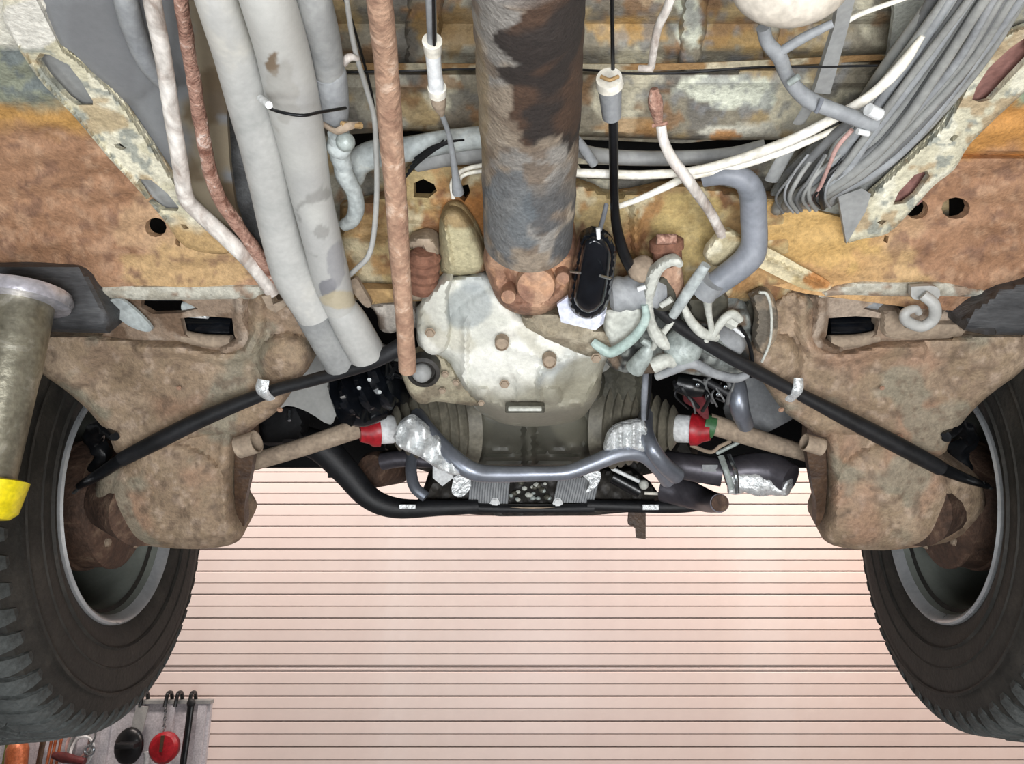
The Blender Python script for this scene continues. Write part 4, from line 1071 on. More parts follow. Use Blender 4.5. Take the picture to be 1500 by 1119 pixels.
slabm = slab('inner_sheet', [(395, 520), (440, 512), (560, 505), (580, 540), (500, 600), (484, 622), (452, 604), (420, 594), (385, 604)], lambda X, Y: 1.20 + 0 * X, M_GREYPIPE, van, step=9, thick=.006, relief=lambda X, Y: .006 * np.sin(X / 23.0) * np.sin(Y / 19.0))
slab('inner_sheet', [(1100, 520), (1190, 560), (1180, 600), (1100, 640), (1060, 600)], lambda X, Y: 1.24 + 0 * X, M_HOSE, van, step=9, thick=.006)

t = thing('suspension_bracket', 'black bracket in the dark behind the left drive shaft', 'bracket')
slab('plate', [(380, 610), (404, 596), (430, 594), (444, 606), (446, 640), (420, 650), (384, 650)], lambda X, Y: 1.28 + 0 * X, M_BLACKM, t, step=5, thick=.03, round_=6, round_d=.012)
tube('stud', [(424, 602, 1.26), (424, 616, 1.25)], 5, M_STEEL, t, sm=0, segs=8)
# exhaust
ex = thing('exhaust_crossover', 'smooth blue grey exhaust pipe curving under the sump', 'exhaust')
tube('pipe', [(612, 608, 1.16), (625, 628, 1.12), (655, 662, 1.10), (688, 688, 1.10), (720, 694, 1.11), (780, 694, 1.12), (830, 692, 1.12), (870, 678, 1.12), (910, 663, 1.12), (940, 664, 1.13), (962, 680, 1.15), (978, 704, 1.20)], [22, 24, 26, 27, 25, 22, 22, 24, 26, 26, 26, 22], M_EXH, ex, segs=24)
tube('branch', [(946, 606, 1.16), (946, 630, 1.12), (955, 656, 1.10), (972, 680, 1.12), (990, 696, 1.16)], [22, 22, 23, 24, 26], M_EXH, ex, segs=24)
ex = thing('exhaust_elbow', 'short bright exhaust elbow beside the right black cable', 'exhaust')
tube('pipe', [(1076, 548, 1.10), (1080, 570, 1.08), (1084, 600, 1.09), (1092, 622, 1.14)], [24, 28, 28, 24], M_EXH, ex, segs=24)
tube('flange_lip', [(1072, 550, 1.10), (1094, 552, 1.10)], 8, M_EXHD, ex, sm=0)
mf = thing('muffler_pipe', 'dark grey muffler pipe with silver foil wrap at its right end', 'exhaust')
tube('inlet', [(968, 676, 1.26), (1010, 684, 1.25), (1058, 692, 1.24)], [34, 40, 42], M_EXHD, mf, segs=24)
tube('elbow', [(1062, 694, 1.235), (1096, 688, 1.23), (1130, 690, 1.22), (1158, 702, 1.20)], [40, 48, 52, 44], M_EXHD, mf, segs=28)
tube('foil_wrap', [(1066, 704, 1.23), (1098, 704, 1.225), (1130, 706, 1.22), (1156, 714, 1.205)], [34, 38, 38, 26], M_FOIL, mf, segs=28, wob=.3)
tube('clamp', [(1056, 668, 1.21), (1064, 690, 1.20), (1072, 716, 1.215)], 9, M_ALUG, mf, segs=8, flat=.5)
tube('clamp', [(1068, 666, 1.22), (1078, 692, 1.195), (1080, 722, 1.21)], 7, M_STEEL, mf, segs=8, flat=.5)
box('label_plate', P(1040, 686, 1.22), (.026, .003, .012), M_HOSE, mf, axis=(0, -.05, 1))
tp = thing('tailpipe', 'oval dark brown tailpipe outlet below the muffler pipe', 'exhaust')
v, f = hollow_px([(975, 712, 1.40), (1004, 722, 1.38), (1034, 733, 1.34), (1054, 737, 1.25)], [48, 42, 34, 28], lipdepth=.5); mesh_obj('outlet', v, f, M_EXHD, tp)
tube('liner', [(1044, 735, 1.31), (1055, 737, 1.247)], 25, M_DRUM, tp, sm=0)
tb = thing('support_bar', 'black tubular support bar sweeping low behind the engine', 'bar')
tube('bar', [(428, 640, 1.35), (470, 655, 1.36), (506, 690, 1.38), (540, 728, 1.40), (580, 744, 1.41), (640, 744, 1.41), (700, 742, 1.42)], [40, 44, 40, 34, 30, 24, 20], M_BLACKM, tb, segs=24)
tube('bar_end', [(860, 740, 1.42), (940, 742, 1.42), (1000, 742, 1.42), (1056, 736, 1.42)], [16, 18, 18, 14], M_BLACKM, tb, segs=20)
tube('mid_rail', [(690, 744, 1.42), (780, 746, 1.42), (870, 744, 1.42)], [15, 11, 15], M_BLACKM, tb, segs=12)
box('painted_highlight', P(597, 742, 1.375), (.03, .004, .008), M_FOIL, tb, axis=(0, -.1, 1))  # bright foil bits imitate highlights on the black bar
box('painted_highlight', P(953, 743, 1.38), (.03, .004, .010), M_FOIL, tb, axis=(0, -.1, 1))
t = thing('bar_bracket', 'small black stepped bracket hanging below the support bar', 'bracket')
slab('plate', [(922, 750), (946, 750), (946, 790), (932, 788), (931, 774), (920, 768)], lambda X, Y: 1.43 + 0 * X, M_BROWNP, t, step=4, thick=.012, soft=False)
t = thing('bar_tab', 'tiny black tab under the thick left end of the support bar', 'bracket')
slab('plate', [(480, 680), (488, 680), (486, 700), (480, 700)], lambda X, Y: 1.37 + 0 * X, M_BLACKM, t, step=3, thick=.01, soft=False)
t = thing('heat_exchanger_end', 'round dark brown exhaust end cap inside the bend of the support bar', 'exhaust')
v, f = lathe_geo(P(548, 688, 1.46), P(530, 690, 1.42) - P(560, 686, 1.5), [(-.10, .036), (.0, .036), (.012, .030), (.016, .012), (.017, .001)], 28); mesh_obj('cap', v, f, M_DRUM, t, 30)
t = thing('u_bend_pipe', 'small dark bent pipe left of the finned engine plate', 'exhaust')
tube('pipe', [(604, 664, 1.40), (602, 690, 1.38), (608, 714, 1.37), (624, 728, 1.37)], [16, 17, 17, 16], M_EXH, t, segs=18)
tube('pipe_upper', [(560, 676, 1.42), (590, 672, 1.41), (640, 676, 1.40)], [26, 24, 20], M_EXHD, t, segs=18)
t = thing('adjuster_rod', 'short bright rod with round end lying on black cylinder', 'rod')
tube('rod', [(896, 686, 1.34), (942, 708, 1.34)], 6, M_WHITE, t, sm=0, segs=10)
v, f = ball_geo(P(943, 710, 1.335), .009, 8); mesh_obj('ball_end', v, f, M_ALU, t)
tube('cylinder', [(898, 698, 1.37), (938, 720, 1.37)], [20, 20], M_BLACK, t, sm=0, segs=18)
t = thing('pale_cross_strip', 'narrow cream strip between support bar and tailpipe', 'strip')
tube('strip', [(944, 722, 1.40), (982, 724, 1.40)], 5, M_CREAM, t, sm=0, segs=8)
t = thing('red_bracket', 'dark red part above the right white joint cylinder', 'bracket')
slab('plate', [(1002, 574), (1020, 578), (1034, 586), (1038, 612), (1030, 612), (1014, 596), (1002, 588)], lambda X, Y: 1.12 + 0 * X, mat('dark_red_paint', '#4e1a1e', '#6e242a', rough=.5), t, step=4, thick=.012)
t = thing('pipe_loop', 'thin cream pipe bent in zigzag under the right drive shaft', 'pipe')
tube('pipe', [(1012, 652, 1.22), (1040, 662, 1.21), (1054, 654, 1.20), (1070, 646, 1.20)], 6, M_TAN, t, segs=8)
tube('pipe', [(1050, 664, 1.21), (1066, 656, 1.20), (1082, 648, 1.20)], 6, M_ALUG, t, segs=8)

# ================================================================== CENTRE AND RIGHT: CABLES, HOSES, LINKAGE
one('transverse_hose', 'fat pale grey hose crossing behind the rusty shift tube', 'hose', [(518, 262, .03), (524, 240, .03), (548, 226, .03), (600, 218, .03), (650, 208, .03), (712, 200, .03)], [30, 38, 40, 36, 34, 32], M_HOSEL, 'grey hoses')
one('transverse_hose', 'lower grey hose crossing just above the ochre cross member', 'hose', [(610, 240, .02), (660, 226, .025), (715, 222, .02)], [24, 34, 34], M_GREYPIPE2, 'grey hoses')
one('transverse_duct', 'flat grey duct crossing right of the propeller shaft', 'duct', [(836, 216, .01), (880, 228, .01), (960, 232, .01), (1060, 228, .01), (1120, 214, .01)], [20, 22, 22, 22, 20], M_GREYPIPE2, 'grey hoses')
one('short_stub_hose', 'small slate hose stub touching right side of propeller shaft', 'hose', [(844, 204, .05), (858, 222, .05), (870, 240, .05)], [14, 15, 14], M_HOSE, 'grey hoses', segs=12)
t = thing('water_valve', 'pale blue grey lumpy valve right of the twin coolant pipes', 'valve')
v, f = ball_geo(PP((497, 214, .08)), .0125, 10, (1, .9, 1), bump=.1); mesh_obj('body', v, f, M_HOSEL, t)
v, f = ball_geo(PP((506, 208, .09)), .009, 8); mesh_obj('cap', v, f, M_ALUG, t)
tube('neck', [(496, 196, .08), (498, 228, .08), (504, 244, .08)], [32, 30, 26], M_HOSEL, t)
tube('clamp', [(474, 182, .09), (492, 192, .10), (508, 186, .10), (524, 182, .09)], [12, 13, 14, 9], M_TAN, t, segs=10, flat=.6)
tube('clamp_screw', [(500, 182, .10), (530, 184, .09)], 9, M_OCHRE, t, sm=0, segs=6)
one('looped_hose', 'pale hose curling down from the lumpy valve', 'hose', [(500, 236, .07), (505, 256, .07), (518, 280, .065), (522, 304, .06), (516, 322, .055), (504, 330, .05)], [24, 28, 24, 24, 22, 18], M_HOSEL, 'grey hoses')
cb = thing('bellows_cable', 'thin cable with white bellows boot left of the propeller shaft', 'cable')
tube('upper_sheath', [(630, -40, .09), (631, 0, .09), (633, 66, .09)], [17, 16, 14], M_HOSE, cb, segs=14)
tube('upper_core', [(634, -40, .10), (635, 0, .10), (636, 66, .10)], 5, M_BLACK, cb, segs=8)
for nm, pts, wd, mm in (('collar', [(633, 60, .09), (634, 76, .09)], [30, 26], M_CREAM), ('boot', [(634, 74, .09), (636, 100, .09), (640, 134, .09)], [24, 22, 24], M_WHITE), ('collar', [(640, 128, .09), (641, 138, .09)], [28, 27], M_CREAM), ('taper', [(641, 138, .09), (643, 152, .09), (647, 168, .088)], [23, 21, 8], M_TAN)):
    tube(nm, pts, wd, mm, cb, sm=0 if len(pts) == 2 else 4, segs=18)
tube('cable', [(645, 162, .088), (656, 192, .08), (662, 220, .075), (667, 255, .07), (671, 282, .065)], [8, 8, 9, 11, 18], M_HOSE, cb, segs=10)
one('white_loop', 'upper of two thin white loops left of the propeller shaft', 'line', [(664, 290, .06), (662, 268, .06), (674, 252, .06), (692, 245, .06), (712, 241, .055)], 6.5, M_CREAM, 'thin lines', segs=10)
one('white_loop', 'lower of two thin white loops left of the propeller shaft', 'line', [(672, 270, .06), (676, 259, .06), (690, 253, .06), (712, 250, .055)], 6, M_CREAM, 'thin lines', segs=10)
rnd = random.Random(5)
t = thing('black_wires', 'thin tangled black wires behind the rusty tube above the crossmember', 'wiring')
for k in range(6):
    a = 596 + 8 * k; tube('wire', [(592 + 3 * k, 262 - 6 * k, .06), (612 + 4 * k, 240 - 5 * k, .065), (634 + 5 * k, 222 - 3 * k, .065), (650 + 6 * k, 205, .06)], 3, M_BLACK, t, segs=6)
# left cluster: bushes and brackets around the gearbox nose
t = thing('crossmember_bush', 'rusty brown pleated bush just right of the shift tube', 'bush')
pr = [(.0, .016)] + [(.003 + .006 * k, .0175 + .002 * (k % 2)) for k in range(8)] + [(.052, .012)]
a = PP((618, 424, .05)); b = PP((622, 350, .05)); lathe('bush', a, b - a, pr, mat('bush_rust', '#6e4a3a', '#8e6450', '#a5826a', scale=26, rough=.85, bump=.5), t, 24)
slab('bracket_loop', [(598, 352), (622, 346), (640, 358), (642, 400), (632, 432), (604, 440), (600, 420), (622, 414), (626, 380), (618, 362), (600, 364)], YBv(.05), M_TAN, t, step=4, thick=.03, round_=4, round_d=.006)
t = thing('crossmember_tongue', 'domed ochre bracket horn between the pleated bush and propeller shaft', 'bracket')
slab('horn', [(646, 398), (643, 330), (650, 308), (668, 304), (684, 318), (702, 350), (712, 396), (664, 404)], YBv(.06), M_PAINTED, t, cols=paint('#9a8560', [('#b3ab8a', nmask(16, .0, 3, 8)), ('#87603d', nmask(14, .1, 6, 8, .8))]), step=4, round_=14, round_d=.025, thick=.03,
     relief=ridges([([(650, 320), (662, 398)], 3, .006)]))
t = thing('mount_strap', 'ochre horizontal strap behind the shift tube above the pale block', 'strap')
slab('strap', [(515, 420), (534, 420), (582, 422), (600, 424), (640, 420), (636, 438), (560, 444), (540, 446), (524, 438)], YBv(.035), M_OCHRE, t, step=4, thick=.012, round_=4, round_d=.005)
slab('end_fork', [(512, 412), (522, 408), (534, 428), (544, 446), (536, 450), (520, 432)], YBv(.05), M_TAN, t, step=3, thick=.008)
t = thing('pale_block', 'dusty pinkish white block behind the lower shift tube', 'block')
slab('block', [(540, 446), (600, 442), (612, 458), (610, 480), (590, 482), (572, 488), (556, 482), (552, 462)], YBv(.01), M_PAINTED, t, cols=paint('#a59c92', [('#cbc4ba', nmask(14, -.1, 3, 7)), ('#85786c', nmask(22, .2, 3, 7))]), step=4, round_=8, round_d=.012, thick=.05)

# white block, capsule cover and black hose
t = thing('capsule_cover', 'glossy black capsule shaped cover on a white plate right of the shaft', 'cover')
slab('back_plate', [(816, 446), (838, 430), (850, 380), (884, 378), (898, 374), (903, 380), (884, 474), (872, 484), (822, 472)], YBv(.115), mat('bluish_white_plate', '#c9cde0', '#e6e9f2', rough=.35, bump=.03), t, step=4, thick=.006, soft=False, relief=lambda X, Y: .006 * (np.abs((X - 903) + (Y - 380) * .19) < 4))
cap = [(868, 340), (884, 344), (897, 358), (900, 378), (892, 430), (884, 452), (866, 464), (848, 460), (836, 444), (838, 420), (848, 366), (854, 348)]
slab('rim', [(868 + (x - 868) * 1.10, 402 + (y - 402) * 1.05) for x, y in cap], YBv(.13), M_GLOSS, t, step=4, thick=.014, round_=5, round_d=.008)
slab('cover', [(868 + (x - 868) * .88, 402 + (y - 402) * .93) for x, y in cap], YBv(.145), M_GLOSS, t, step=3, thick=.02, round_=12, round_d=.016)
tube('tab', [(876, 334, .15), (877, 350, .155)], [7, 6], M_WHITE, t, sm=0, segs=8)
tube('clip', [(836, 398, .145), (850, 400, .16)], 4, M_STEEL, t, sm=0, segs=6)
tube('clip', [(879, 404, .16), (894, 408, .145)], 4, M_STEEL, t, sm=0, segs=6)
t = thing('breather_hose', 'black hose dropping from a capped grey canister right of shaft', 'hose')
tube('thin_upper', [(896, -40, .07), (897, 40, .07), (898, 114, .075)], 6, M_BLACK, t, segs=10)
tube('canister', [(892, 122, .085), (894, 140, .085), (896, 170, .085)], [37, 33, 28], M_HOSE, t, segs=22)
tube('canister_cap', [(892, 114, .085), (893, 124, .085)], [38, 41], M_CREAM, t, sm=0, segs=22)
tube('canister_top', [(880, 112, .10), (893, 117, .105), (906, 112, .10)], 6, M_OCHRE, t, segs=8)
tube('hose', [(898, 166, .08), (899, 230, .08), (900, 290, .08), (903, 330, .078), (914, 372, .075), (932, 405, .07), (950, 430, .065)], [14, 14, 13, 15, 17, 16, 14], M_BLACK, t, segs=14)
one('side_wire', 'thin black wire beside the breather hose above the capsule cover', 'wire', [(888, 300, .07), (884, 318, .09), (878, 338, .12)], 7, M_HOSED, 'thin lines', segs=8)
g = 'white plastic conduits'
one('white_tube', 'upper white plastic tube running right then up into the grey wires', 'tube', [(826, 252, .06), (870, 254, .06), (940, 256, .06), (1010, 251, .065), (1060, 240, .07), (1110, 224, .075), (1170, 200, .08), (1230, 168, .08), (1280, 136, .075), (1320, 96, .07), (1352, 52, .06)], [12, 13, 13, 13, 14, 15, 15, 15, 15, 17, 8], M_CREAM, g, segs=14)
one('white_tube', 'lower white plastic tube rising from the breather hose to the right', 'tube', [(902, 304, .055), (940, 290, .055), (975, 274, .055), (1010, 258, .055), (1060, 248, .055), (1110, 235, .06), (1170, 213, .06), (1240, 182, .05)], [8, 9, 11, 12, 12, 11, 10, 8], M_CREAM, g, segs=14)
t = thing('conduit_with_fitting', 'chipped white conduit hanging from a pinkish fitting right of canister', 'pipe')
tube('conduit', [(968, 182, .05), (972, 206, .055), (984, 232, .075), (1002, 256, .09), (1022, 284, .08), (1040, 310, .06), (1058, 344, .05)], [15, 15, 16, 17, 16, 15, 15], M_WHITEPIPE, t, segs=16)
tube('fitting', [(958, 130, .05), (960, 150, .055), (964, 176, .055)], [12, 22, 14], M_RUSTPINK, t, segs=12)
tube('collar', [(955, 184, .055), (978, 180, .055)], 6, M_RUSTPINK, t, sm=0, segs=8)
one('top_white_pipe', 'white pipe bent at top of photo right of the thin black line', 'pipe', [(990, -30, .05), (978, 10, .05), (964, 40, .05), (958, 70, .05), (954, 98, .045)], [14, 14, 13, 12, 11], M_WHITEPIPE, None, segs=12)
one('top_pipe_stub', 'short white stub lying at lower end of the bent white pipe', 'pipe', [(936, 100, .045), (956, 101, .05)], 10, M_WHITEPIPE, None, sm=0, segs=10)
t = thing('fuel_neck', 'round cream plastic vessel cut by the top edge at right', 'vessel')
v, f = ball_geo(PP((1158, -26, .10)), .038, 20, (1.05, .7, .75)); mesh_obj('bowl', v, f, mat('cream_shell', '#bdb5a7', '#cfc7ba', rough=.4, bump=.03), t)
t = thing('breather_tee', 'slate grey hose with tee and clamps dangling below the cream vessel', 'hose')
tube('hose', [(1118, 40, .07), (1124, 62, .075), (1142, 84, .08), (1152, 110, .08), (1168, 132, .085), (1188, 148, .09), (1212, 158, .095), (1250, 172, .10), (1280, 182, .10)], [20, 20, 22, 20, 22, 24, 22, 22, 24], M_HOSE, t, segs=16)
tube('branch', [(1140, 78, .08), (1176, 56, .075), (1220, 34, .07)], [14, 15, 12], M_HOSE, t, segs=12)
tube('clamp', [(1156, 122, .095), (1170, 112, .095)], 10, M_ALUG, t, sm=0, segs=8)
tube('end_cap', [(1272, 160, .11), (1288, 168, .11)], 18, M_WHITE, t, sm=0, segs=12)
tube('end_cap', [(1256, 192, .11), (1272, 196, .11)], 9, M_WHITE, t, sm=0, segs=12)
tube('clamp', [(1204, 146, .10), (1196, 164, .10)], 7, M_HOSED, t, sm=0, segs=8)
strap_ = slab('flat_strap', [(1236, -40), (1262, -40), (1240, 50), (1216, 138), (1192, 136), (1222, 40)], YBv(.05), M_GREYPIPE2, None, step=7, thick=.008, soft=False)
o = strap_
tag(o, 'flat grey strap running down behind the tee hose', 'strap')
one('flat_strap_end', 'small grey strap tongue under the white tubes right of centre', 'strap', [(1188, 150, .055), (1180, 164, .055), (1170, 180, .05)], 18, M_GREYPIPE2, None, segs=10, flat=.4)
one('upper_white_line', 'thin white line crossing behind the flat strap at top right', 'line', [(1226, 40, .04), (1262, 20, .04), (1330, -4, .035)], [9, 8, 7], M_CREAM, 'thin lines', segs=10)
# the wire loom
rnd = random.Random(11)
NL = 17
TONE = {0: 'mid grey', 1: 'dark grey', 2: 'pale grey', 3: 'bluish grey'}
ORD = ['leftmost', 'second', 'third', 'fourth', 'fifth', 'sixth', 'seventh', 'eighth', 'ninth', 'tenth', 'eleventh', 'twelfth', 'thirteenth', 'fourteenth', 'fifteenth', 'sixteenth', 'rightmost']
for k in range(NL):
    s = k / (NL - 1); j = lambda a: rnd.uniform(-a, a)
    x0, x1, x2, x3 = 1362 + 138 * s, 1300 + 132 * s, 1226 + 118 * s, 1146 + 84 * s
    off = .035 + .03 * math.sin(s * math.pi) + j(.008)
    mm = [M_BUNDLE, M_BUNDLE2, M_BUNDLE, M_HOSE][k % 4]
    wd = rnd.choice([11, 13, 15, 18])
    o = tube('loom_cable', [(x0 + 34 + j(4), -45, off), (x0 + j(6), 0, off), (x1 + j(7), 100, off), (x2 + j(8), 200, off), ((x2 + x3) / 2 + j(8), 252, off), (x3 + j(5), 294 - 12 * s, off - .02), (x3 - 8, 306 - 12 * s, .0), (x3 - 10, 308 - 12 * s, -.04)], wd, mm, None, segs=10)
    tag(o, '%s cable of the thick loom at upper right%s, %s' % (ORD[k], '' if k in (0, NL - 1) else ' counted from its left edge', TONE[k % 4]), 'cable', 'grey cables of the thick loom')
one('pink_cable', 'thin pink cable in the loom beside the curled hose end', 'cable', [(1248, 190, .085), (1226, 216, .085), (1214, 244, .08), (1200, 276, .07), (1186, 300, .05)], [7, 7, 6, 6, 5], M_PINK, None, segs=10)
one('loom_dark_cable', 'black cable along the left edge of the thick grey loom', 'cable', [(1392, -40, .03), (1362, 20, .03), (1310, 84, .03), (1262, 140, .03), (1230, 180, .03)], [10, 10, 9, 8, 6], M_BLACK, None, segs=10)
one('loom_dark_cable', 'dark grey cable splitting from the loom towards the slate hose', 'cable', [(1256, 170, .06), (1216, 204, .06), (1176, 246, .06), (1152, 292, .05)], [16, 14, 13, 10], M_BUNDLE2, None, segs=10)
t = thing('loom_tail', 'tangle of thin dark wires at lower end of the grey loom', 'wiring')
for k in range(9):
    x = 1140 + 9 * k
    tube('wire', [(x + 40 + rnd.uniform(-6, 6), 226, .06), (x + 12 + rnd.uniform(-8, 8), 262, .07), (x + rnd.uniform(-4, 4), 290, .065), (x + 8 + rnd.uniform(-5, 5), 312 - k, .04)], rnd.choice([4, 5, 7]), rnd.choice([M_BUNDLE2, M_BUNDLE, M_HOSE, M_BLACKM]), t, segs=8)
one('grey_strut', 'short grey strut leaning beside the slate hose top', 'strut', [(1166, 200, .045), (1146, 234, .045), (1130, 264, .045)], [20, 22, 22], M_GREYPIPE2, None, segs=12, flat=.5)
t = thing('slate_hose', 'large slate blue hose with a sharp bend right of the gearbox', 'hose')
tube('hose', [(1030, 262, .05), (1062, 256, .055), (1090, 264, .06), (1102, 286, .062), (1104, 320, .065), (1105, 352, .07), (1100, 372, .074), (1086, 388, .078), (1062, 406, .08), (1034, 426, .085)], [24, 30, 34, 38, 38, 38, 42, 40, 38, 36], M_HOSED, t, segs=24)
tube('end_clamp', [(1044, 412, .09), (1030, 430, .088)], [39, 39], M_HOSE, t, sm=0, segs=20)
t = thing('bracket_strip', 'cream and ochre flat strip slanting right of the slate hose', 'bracket')
slab('strip', [(1098, 366), (1122, 362), (1170, 388), (1216, 414), (1210, 426), (1180, 424), (1140, 406), (1104, 386)], YBv(.03), M_PAINTED, t, cols=paint('#b8a67c', [('#d4c8a6', nmask(18, .0, 3, 8)), ('#b37f4c', blob(1200, 412, 24, 12, .4, 3))]), step=4, thick=.006, relief=ridges([([(1110, 374), (1206, 418)], 3, .006)]))
t = thing('bracket_strip', 'short pale strip left of the slate hose bend', 'bracket')
slab('strip', [(1036, 362), (1062, 336), (1086, 346), (1092, 352), (1056, 388), (1040, 386), (1032, 376)], YBv(.055), M_PAINTED, t, cols=paint('#bfb493', [('#d6cfb5', nmask(18, .0, 5, 8)), ('#9a8055', nmask(18, .2, 8, 8))]), step=4, thick=.01, round_=4, round_d=.005)
# right of the gearbox: starter, linkage and castings
t = thing('transfer_casting', 'lumpy grey green casting in shadow right of the gearbox behind the pale levers', 'casting')
slab('web', [(896, 410), (940, 404), (985, 430), (1040, 420), (1080, 430), (1100, 460), (1104, 520), (1092, 552), (1040, 552), (985, 545), (930, 548), (892, 536), (884, 500)], YBv(.0), M_PAINTED, t,
     cols=paint('#6b6f6c', [('#8f9592', nmask(26, .05, 3, 9)), ('#3f4140', nmask(30, .12, 6, 10)), ('#a5aaa5', nmask(50, .25, 9, 10)), ('#6e5f50', nmask(20, .25, 12, 9))]), step=4, round_=8, round_d=.02, thick=.04,
     relief=both(bumps([(930, 520, 24, .02), (965, 520, 20, .015), (1000, 470, 26, .01), (1040, 520, 28, .018), (1085, 470, 18, .02), (1080, 530, 18, .015)]), lambda X, Y: .006 * np.sin(X / 9.0) * np.sin(Y / 8.0)))
g = 'castings right of the gearbox'
t = thing('starter_motor', 'cream cylindrical starter body with teal bracket right of the capsule cover', 'motor')
slab('body', [(882, 452), (932, 446), (944, 456), (938, 478), (918, 498), (896, 508), (886, 492)], YBv(.09), M_ALU, t, step=4, round_=12, round_d=.02, thick=.05)
tube('bracket', [(944, 446, .10), (946, 466, .105), (934, 488, .11), (914, 506, .11), (894, 516, .105), (878, 508, .10), (868, 500, .095)], [10, 13, 15, 16, 16, 15, 12], mat('teal_casting', '#96aaa4', '#b4c7c0', '#c9d6ce', scale=24, rough=.45, bump=.25), t, segs=12)
pr = [(.0, .014)] + [(.004 + .007 * k, .019 + .002 * (k % 2)) for k in range(8)] + [(.064, .014)]
a = PP((892, 432, .075)); b = PP((950, 426, .075)); lathe('pleated_sleeve', a, b - a, pr, M_HOSE, t, 24)
tube('end_screw', [(934, 424, .11), (946, 420, .11)], 8, M_WHITE, t, sm=0, segs=8)
t = thing('fork_lever', 'pale curved fork lever right of the starter motor', 'lever')
slab('fork', [(966, 386), (978, 379), (992, 377), (1001, 385), (997, 392), (984, 390), (970, 400), (961, 424), (957, 452), (964, 480), (976, 494), (982, 510), (970, 512), (952, 494), (946, 470), (944, 430), (950, 402)], YBv(.10), M_ALU, t, step=3.5, thick=.012, round_=3, round_d=.004)
slab('side_web', [(958, 410), (976, 404), (988, 424), (990, 446), (974, 456), (956, 450)], YBv(.085), M_OIL, t, step=4, thick=.008, round_=3, round_d=.004)
tube('tip', [(968, 448, .10), (984, 438, .10)], [9, 10], M_ALU, t, sm=0, segs=8)
t = thing('link_bush', 'tan dust covered ball joint beside the black hose', 'bush')
v, f = ball_geo(PP((940, 394, .075)), .0155, 10, (1, .8, 1), bump=.08); mesh_obj('ball', v, f, M_TAN, t)
v, f = ball_geo(PP((942, 408, .07)), .013, 8); mesh_obj('cup', v, f, M_TAN, t)
t = thing('tie_bolt', 'big rusty bolt housing under the ochre cross member at right', 'bolt')
a = PP((976, 352, .05)); b = PP((978, 390, .06)); rr = 25 * depth(a) / F
lathe('housing', a, b - a, [(-.004, rr * .7), (0, rr), (.010, rr), (.011, rr * .86), (.026, rr * .86), (.028, rr * .6)], mat('bush_rust', '#6e4a3a'), t, 24)
tube('stud', [(978, 384, .07), (982, 404, .07), (990, 440, .06)], [34, 36, 30], M_RUST, t, segs=20)
tube('washer', [(962, 350, .07), (990, 350, .07)], 16, M_RUSTPINK, t, sm=0, segs=8)
one('pale_strut', 'pale grey strut dropping from the short pale strip', 'strut', [(1034, 388, .09), (1018, 412, .09), (1000, 440, .09), (986, 462, .085)], [15, 18, 17, 14], M_HOSEL, g, segs=12)
t = thing('linkage_bracket', 'branching pale bracket left of the right trailing arm', 'bracket')
tube('limb', [(1000, 446, .08), (1012, 470, .08), (1030, 488, .08), (1050, 494, .075)], [10, 14, 16, 14], M_ALU, t, segs=10)
tube('limb', [(1036, 432, .09), (1038, 458, .085), (1042, 484, .08), (1034, 500, .08)], [16, 10, 9, 8], M_ALU, t, segs=10)
tube('limb', [(1042, 494, .08), (1058, 470, .075), (1072, 460, .07), (1084, 468, .065)], [12, 13, 14, 12], M_ALU, t, segs=10)
slab('web', [(1006, 438), (1030, 432), (1062, 428), (1066, 452), (1050, 470), (1030, 472), (1012, 462)], YBv(.05), M_OIL, t, step=4, thick=.012, round_=6, round_d=.01)
t = thing('round_housing', 'grey drum shaped housing below the diagonal black cable', 'housing')
v, f = ball_geo(PP((1000, 508, .05)), .026, 12, (.95, .8, 1)); mesh_obj('drum', v, f, M_ALUG, t)
t = thing('round_housing', 'dark grey drum shaped housing right of the branching bracket', 'housing')
v, f = ball_geo(PP((1062, 500, .03)), .026, 12, (1.05, .8, .9)); mesh_obj('drum', v, f, M_HOSE, t)
tube('union', [(1062, 466, .06), (1076, 474, .06)], 20, M_ALU, t, sm=0, segs=6)
tube('pin', [(1074, 480, .06), (1090, 492, .06)], 6, M_WHITE, t, sm=0, segs=8)
t = thing('gear_linkage', 'grey bent linkage arm above the right pleated boot', 'linkage')
tube('arm', [(962, 552, .06), (990, 540, .07), (1014, 532, .07), (1044, 546, .065), (1076, 554, .06), (1096, 548, .055)], [12, 15, 16, 14, 14, 12], M_HOSE, t, segs=12)
tube('arm', [(930, 540, .07), (944, 520, .075), (950, 506, .075), (940, 498, .075)], [30, 24, 14, 9], M_ALUG, t, segs=12)
tube('arm', [(956, 536, .07), (976, 528, .07), (990, 534, .065)], [24, 22, 14], M_ALU, t, segs=12)
tube('lever', [(986, 470, .08), (966, 494, .085), (956, 510, .08)], [8, 11, 9], M_ALU, t, segs=10)
t = thing('solenoid', 'small black solenoid with silver terminals above the right boot', 'solenoid')
tube('body', [(990, 560, 1.05), (1012, 566, 1.05), (1030, 570, 1.05)], [26, 32, 24], M_BLACK, t, segs=20)
tube('connector', [(1030, 556, 1.04), (1066, 576, 1.04)], 12, M_BLACKM, t, sm=0, segs=8)
for x, y in ((1022, 564), (1063, 567), (1052, 578)): bolt('terminal', x, y, 1.02, 6, M_STEEL, t)
t = thing('vertical_wire_pair', 'pair of thin dark pipes running down to the upright exhaust tube', 'pipe')
tube('pipe', [(944, 505, .07), (946, 545, 1.02), (944, 580, 1.06), (944, 612, 1.11)], [4, 9, 10, 10], M_HOSED, t, segs=10)
tube('pipe', [(954, 540, 1.02), (952, 575, 1.05), (948, 614, 1.09)], 4, M_BLACK, t, segs=8)
rnd = random.Random(21)
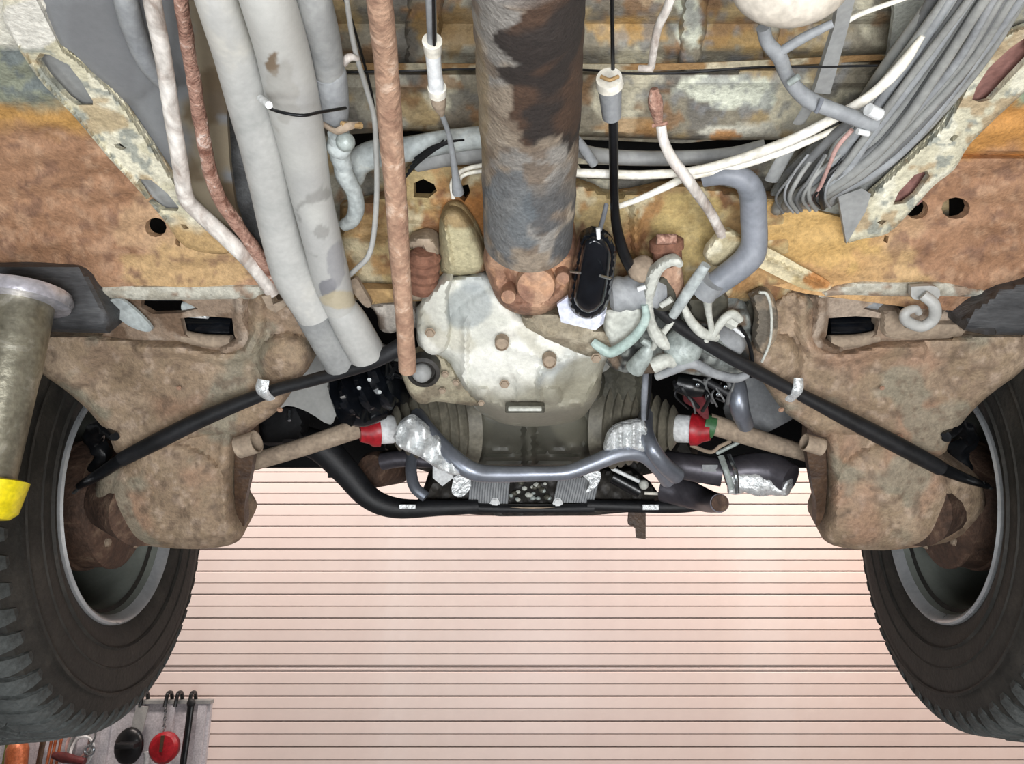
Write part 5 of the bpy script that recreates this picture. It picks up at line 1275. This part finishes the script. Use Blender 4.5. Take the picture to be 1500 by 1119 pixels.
t = thing('engine_loom', 'messy thin black and grey wires in the dark above the right drive shaft', 'wiring')
for k in range(12):
    x = 980 + rnd.random() * 110; y = 535 + rnd.random() * 40
    tube('wire', [(x, y, 1.02 + .05 * rnd.random()), (x + rnd.uniform(-14, 20), y + rnd.uniform(5, 20), 1.04), (x + rnd.uniform(-10, 34), y + rnd.uniform(10, 40), 1.08)], rnd.choice([3, 4, 6]), rnd.choice([M_BLACK, M_BLACKM, M_HOSE, M_BUNDLE2]), t, segs=6)
slab('side_bracket', [(1100, 428), (1122, 424), (1136, 440), (1130, 470), (1112, 480), (1094, 470), (1092, 440)], YBv(-.01), M_OIL, van, step=4, thick=.02, round_=6, round_d=.01)
slab('recess_shade_sheet', [(1064, 396), (1098, 384), (1110, 420), (1104, 460), (1080, 468), (1062, 440)], YBv(-.02), M_BLACKM, van, step=5, thick=.02)  # black sheet standing in for the shade of a recess

t = thing('splash_ear', 'dusty tan ear plate with pale rim left of the right trailing arm', 'plate')
slab('plate', [(1098, 434), (1120, 424), (1134, 436), (1140, 470), (1134, 506), (1118, 524), (1104, 500), (1108, 462)], YBv(.03), M_PAINTED, t, cols=paint('#8a7d6c', [('#a3937f', nmask(20, 0, 4, 8)), ('#6b6459', nmask(22, .2, 4, 8))]), step=4, thick=.01, round_=5, round_d=.008)
tube('pale_rim', [(1112, 428, .045), (1124, 432, .045), (1130, 460, .045), (1128, 500, .045), (1116, 530, .045)], [5, 5, 4, 4, 4], M_ALU, t, segs=8)
t = thing('linkage_cover', 'pale grey curved cover under the diagonal black cable', 'cover')
slab('cover', [(1000, 462), (1016, 470), (1036, 488), (1060, 500), (1084, 520), (1092, 540), (1066, 530), (1036, 520), (1012, 500), (1002, 480)], YBv(.055), M_ALUG, t, step=4, thick=.01, round_=6, round_d=.01)
t = thing('dark_linkage_rod', 'thin black rod bowed along edge of the right trailing arm', 'rod')
tube('rod', [(1084, 478, .06), (1096, 500, .06), (1102, 526, .06), (1100, 552, .06)], 6, M_BLACK, t, segs=8)

one('seam_line', 'thin black line along the transverse seam of the floor pan', 'wire', [(500, 106, .05), (600, 104, .05), (690, 101, .04), (800, 101, .03), (870, 103, .05), (930, 108, .05), (1010, 106, .05), (1100, 99, .05), (1190, 98, .05), (1285, 96, .05)], 3.5, M_BLACK, 'thin lines', segs=6)  # thin black tube draws the dark line along the pan seam

# ================================================================== settle every empty at the base of its parts
bpy.context.view_layer.update()
def descend(o):
    for c in o.children:
        yield c
        yield from descend(c)
roots = [o for o in COL.objects if o.parent is None]
def settle(o, parent_loc):
    wl = WL.get(o.name)
    if wl is None: return
    o.location = wl - parent_loc
    for c in o.children: settle(c, wl)
for r in roots:
    if r.type == 'EMPTY':
        lo = Vector((1e9,) * 3); hi = Vector((-1e9,) * 3)
        for d in descend(r):
            if d.type != 'MESH': continue
            bl = WL[d.name]; rot = d.rotation_euler.to_matrix()
            for v in d.bound_box:
                p = bl + rot @ Vector(v)
                for k in range(3): lo[k] = min(lo[k], p[k]); hi[k] = max(hi[k], p[k])
        WL[r.name] = Vector(((lo.x + hi.x) / 2, (lo.y + hi.y) / 2, lo.z))
        settle(r, Vector((0, 0, 0)))
    elif r.name in WL:
        settle(r, Vector((0, 0, 0)))
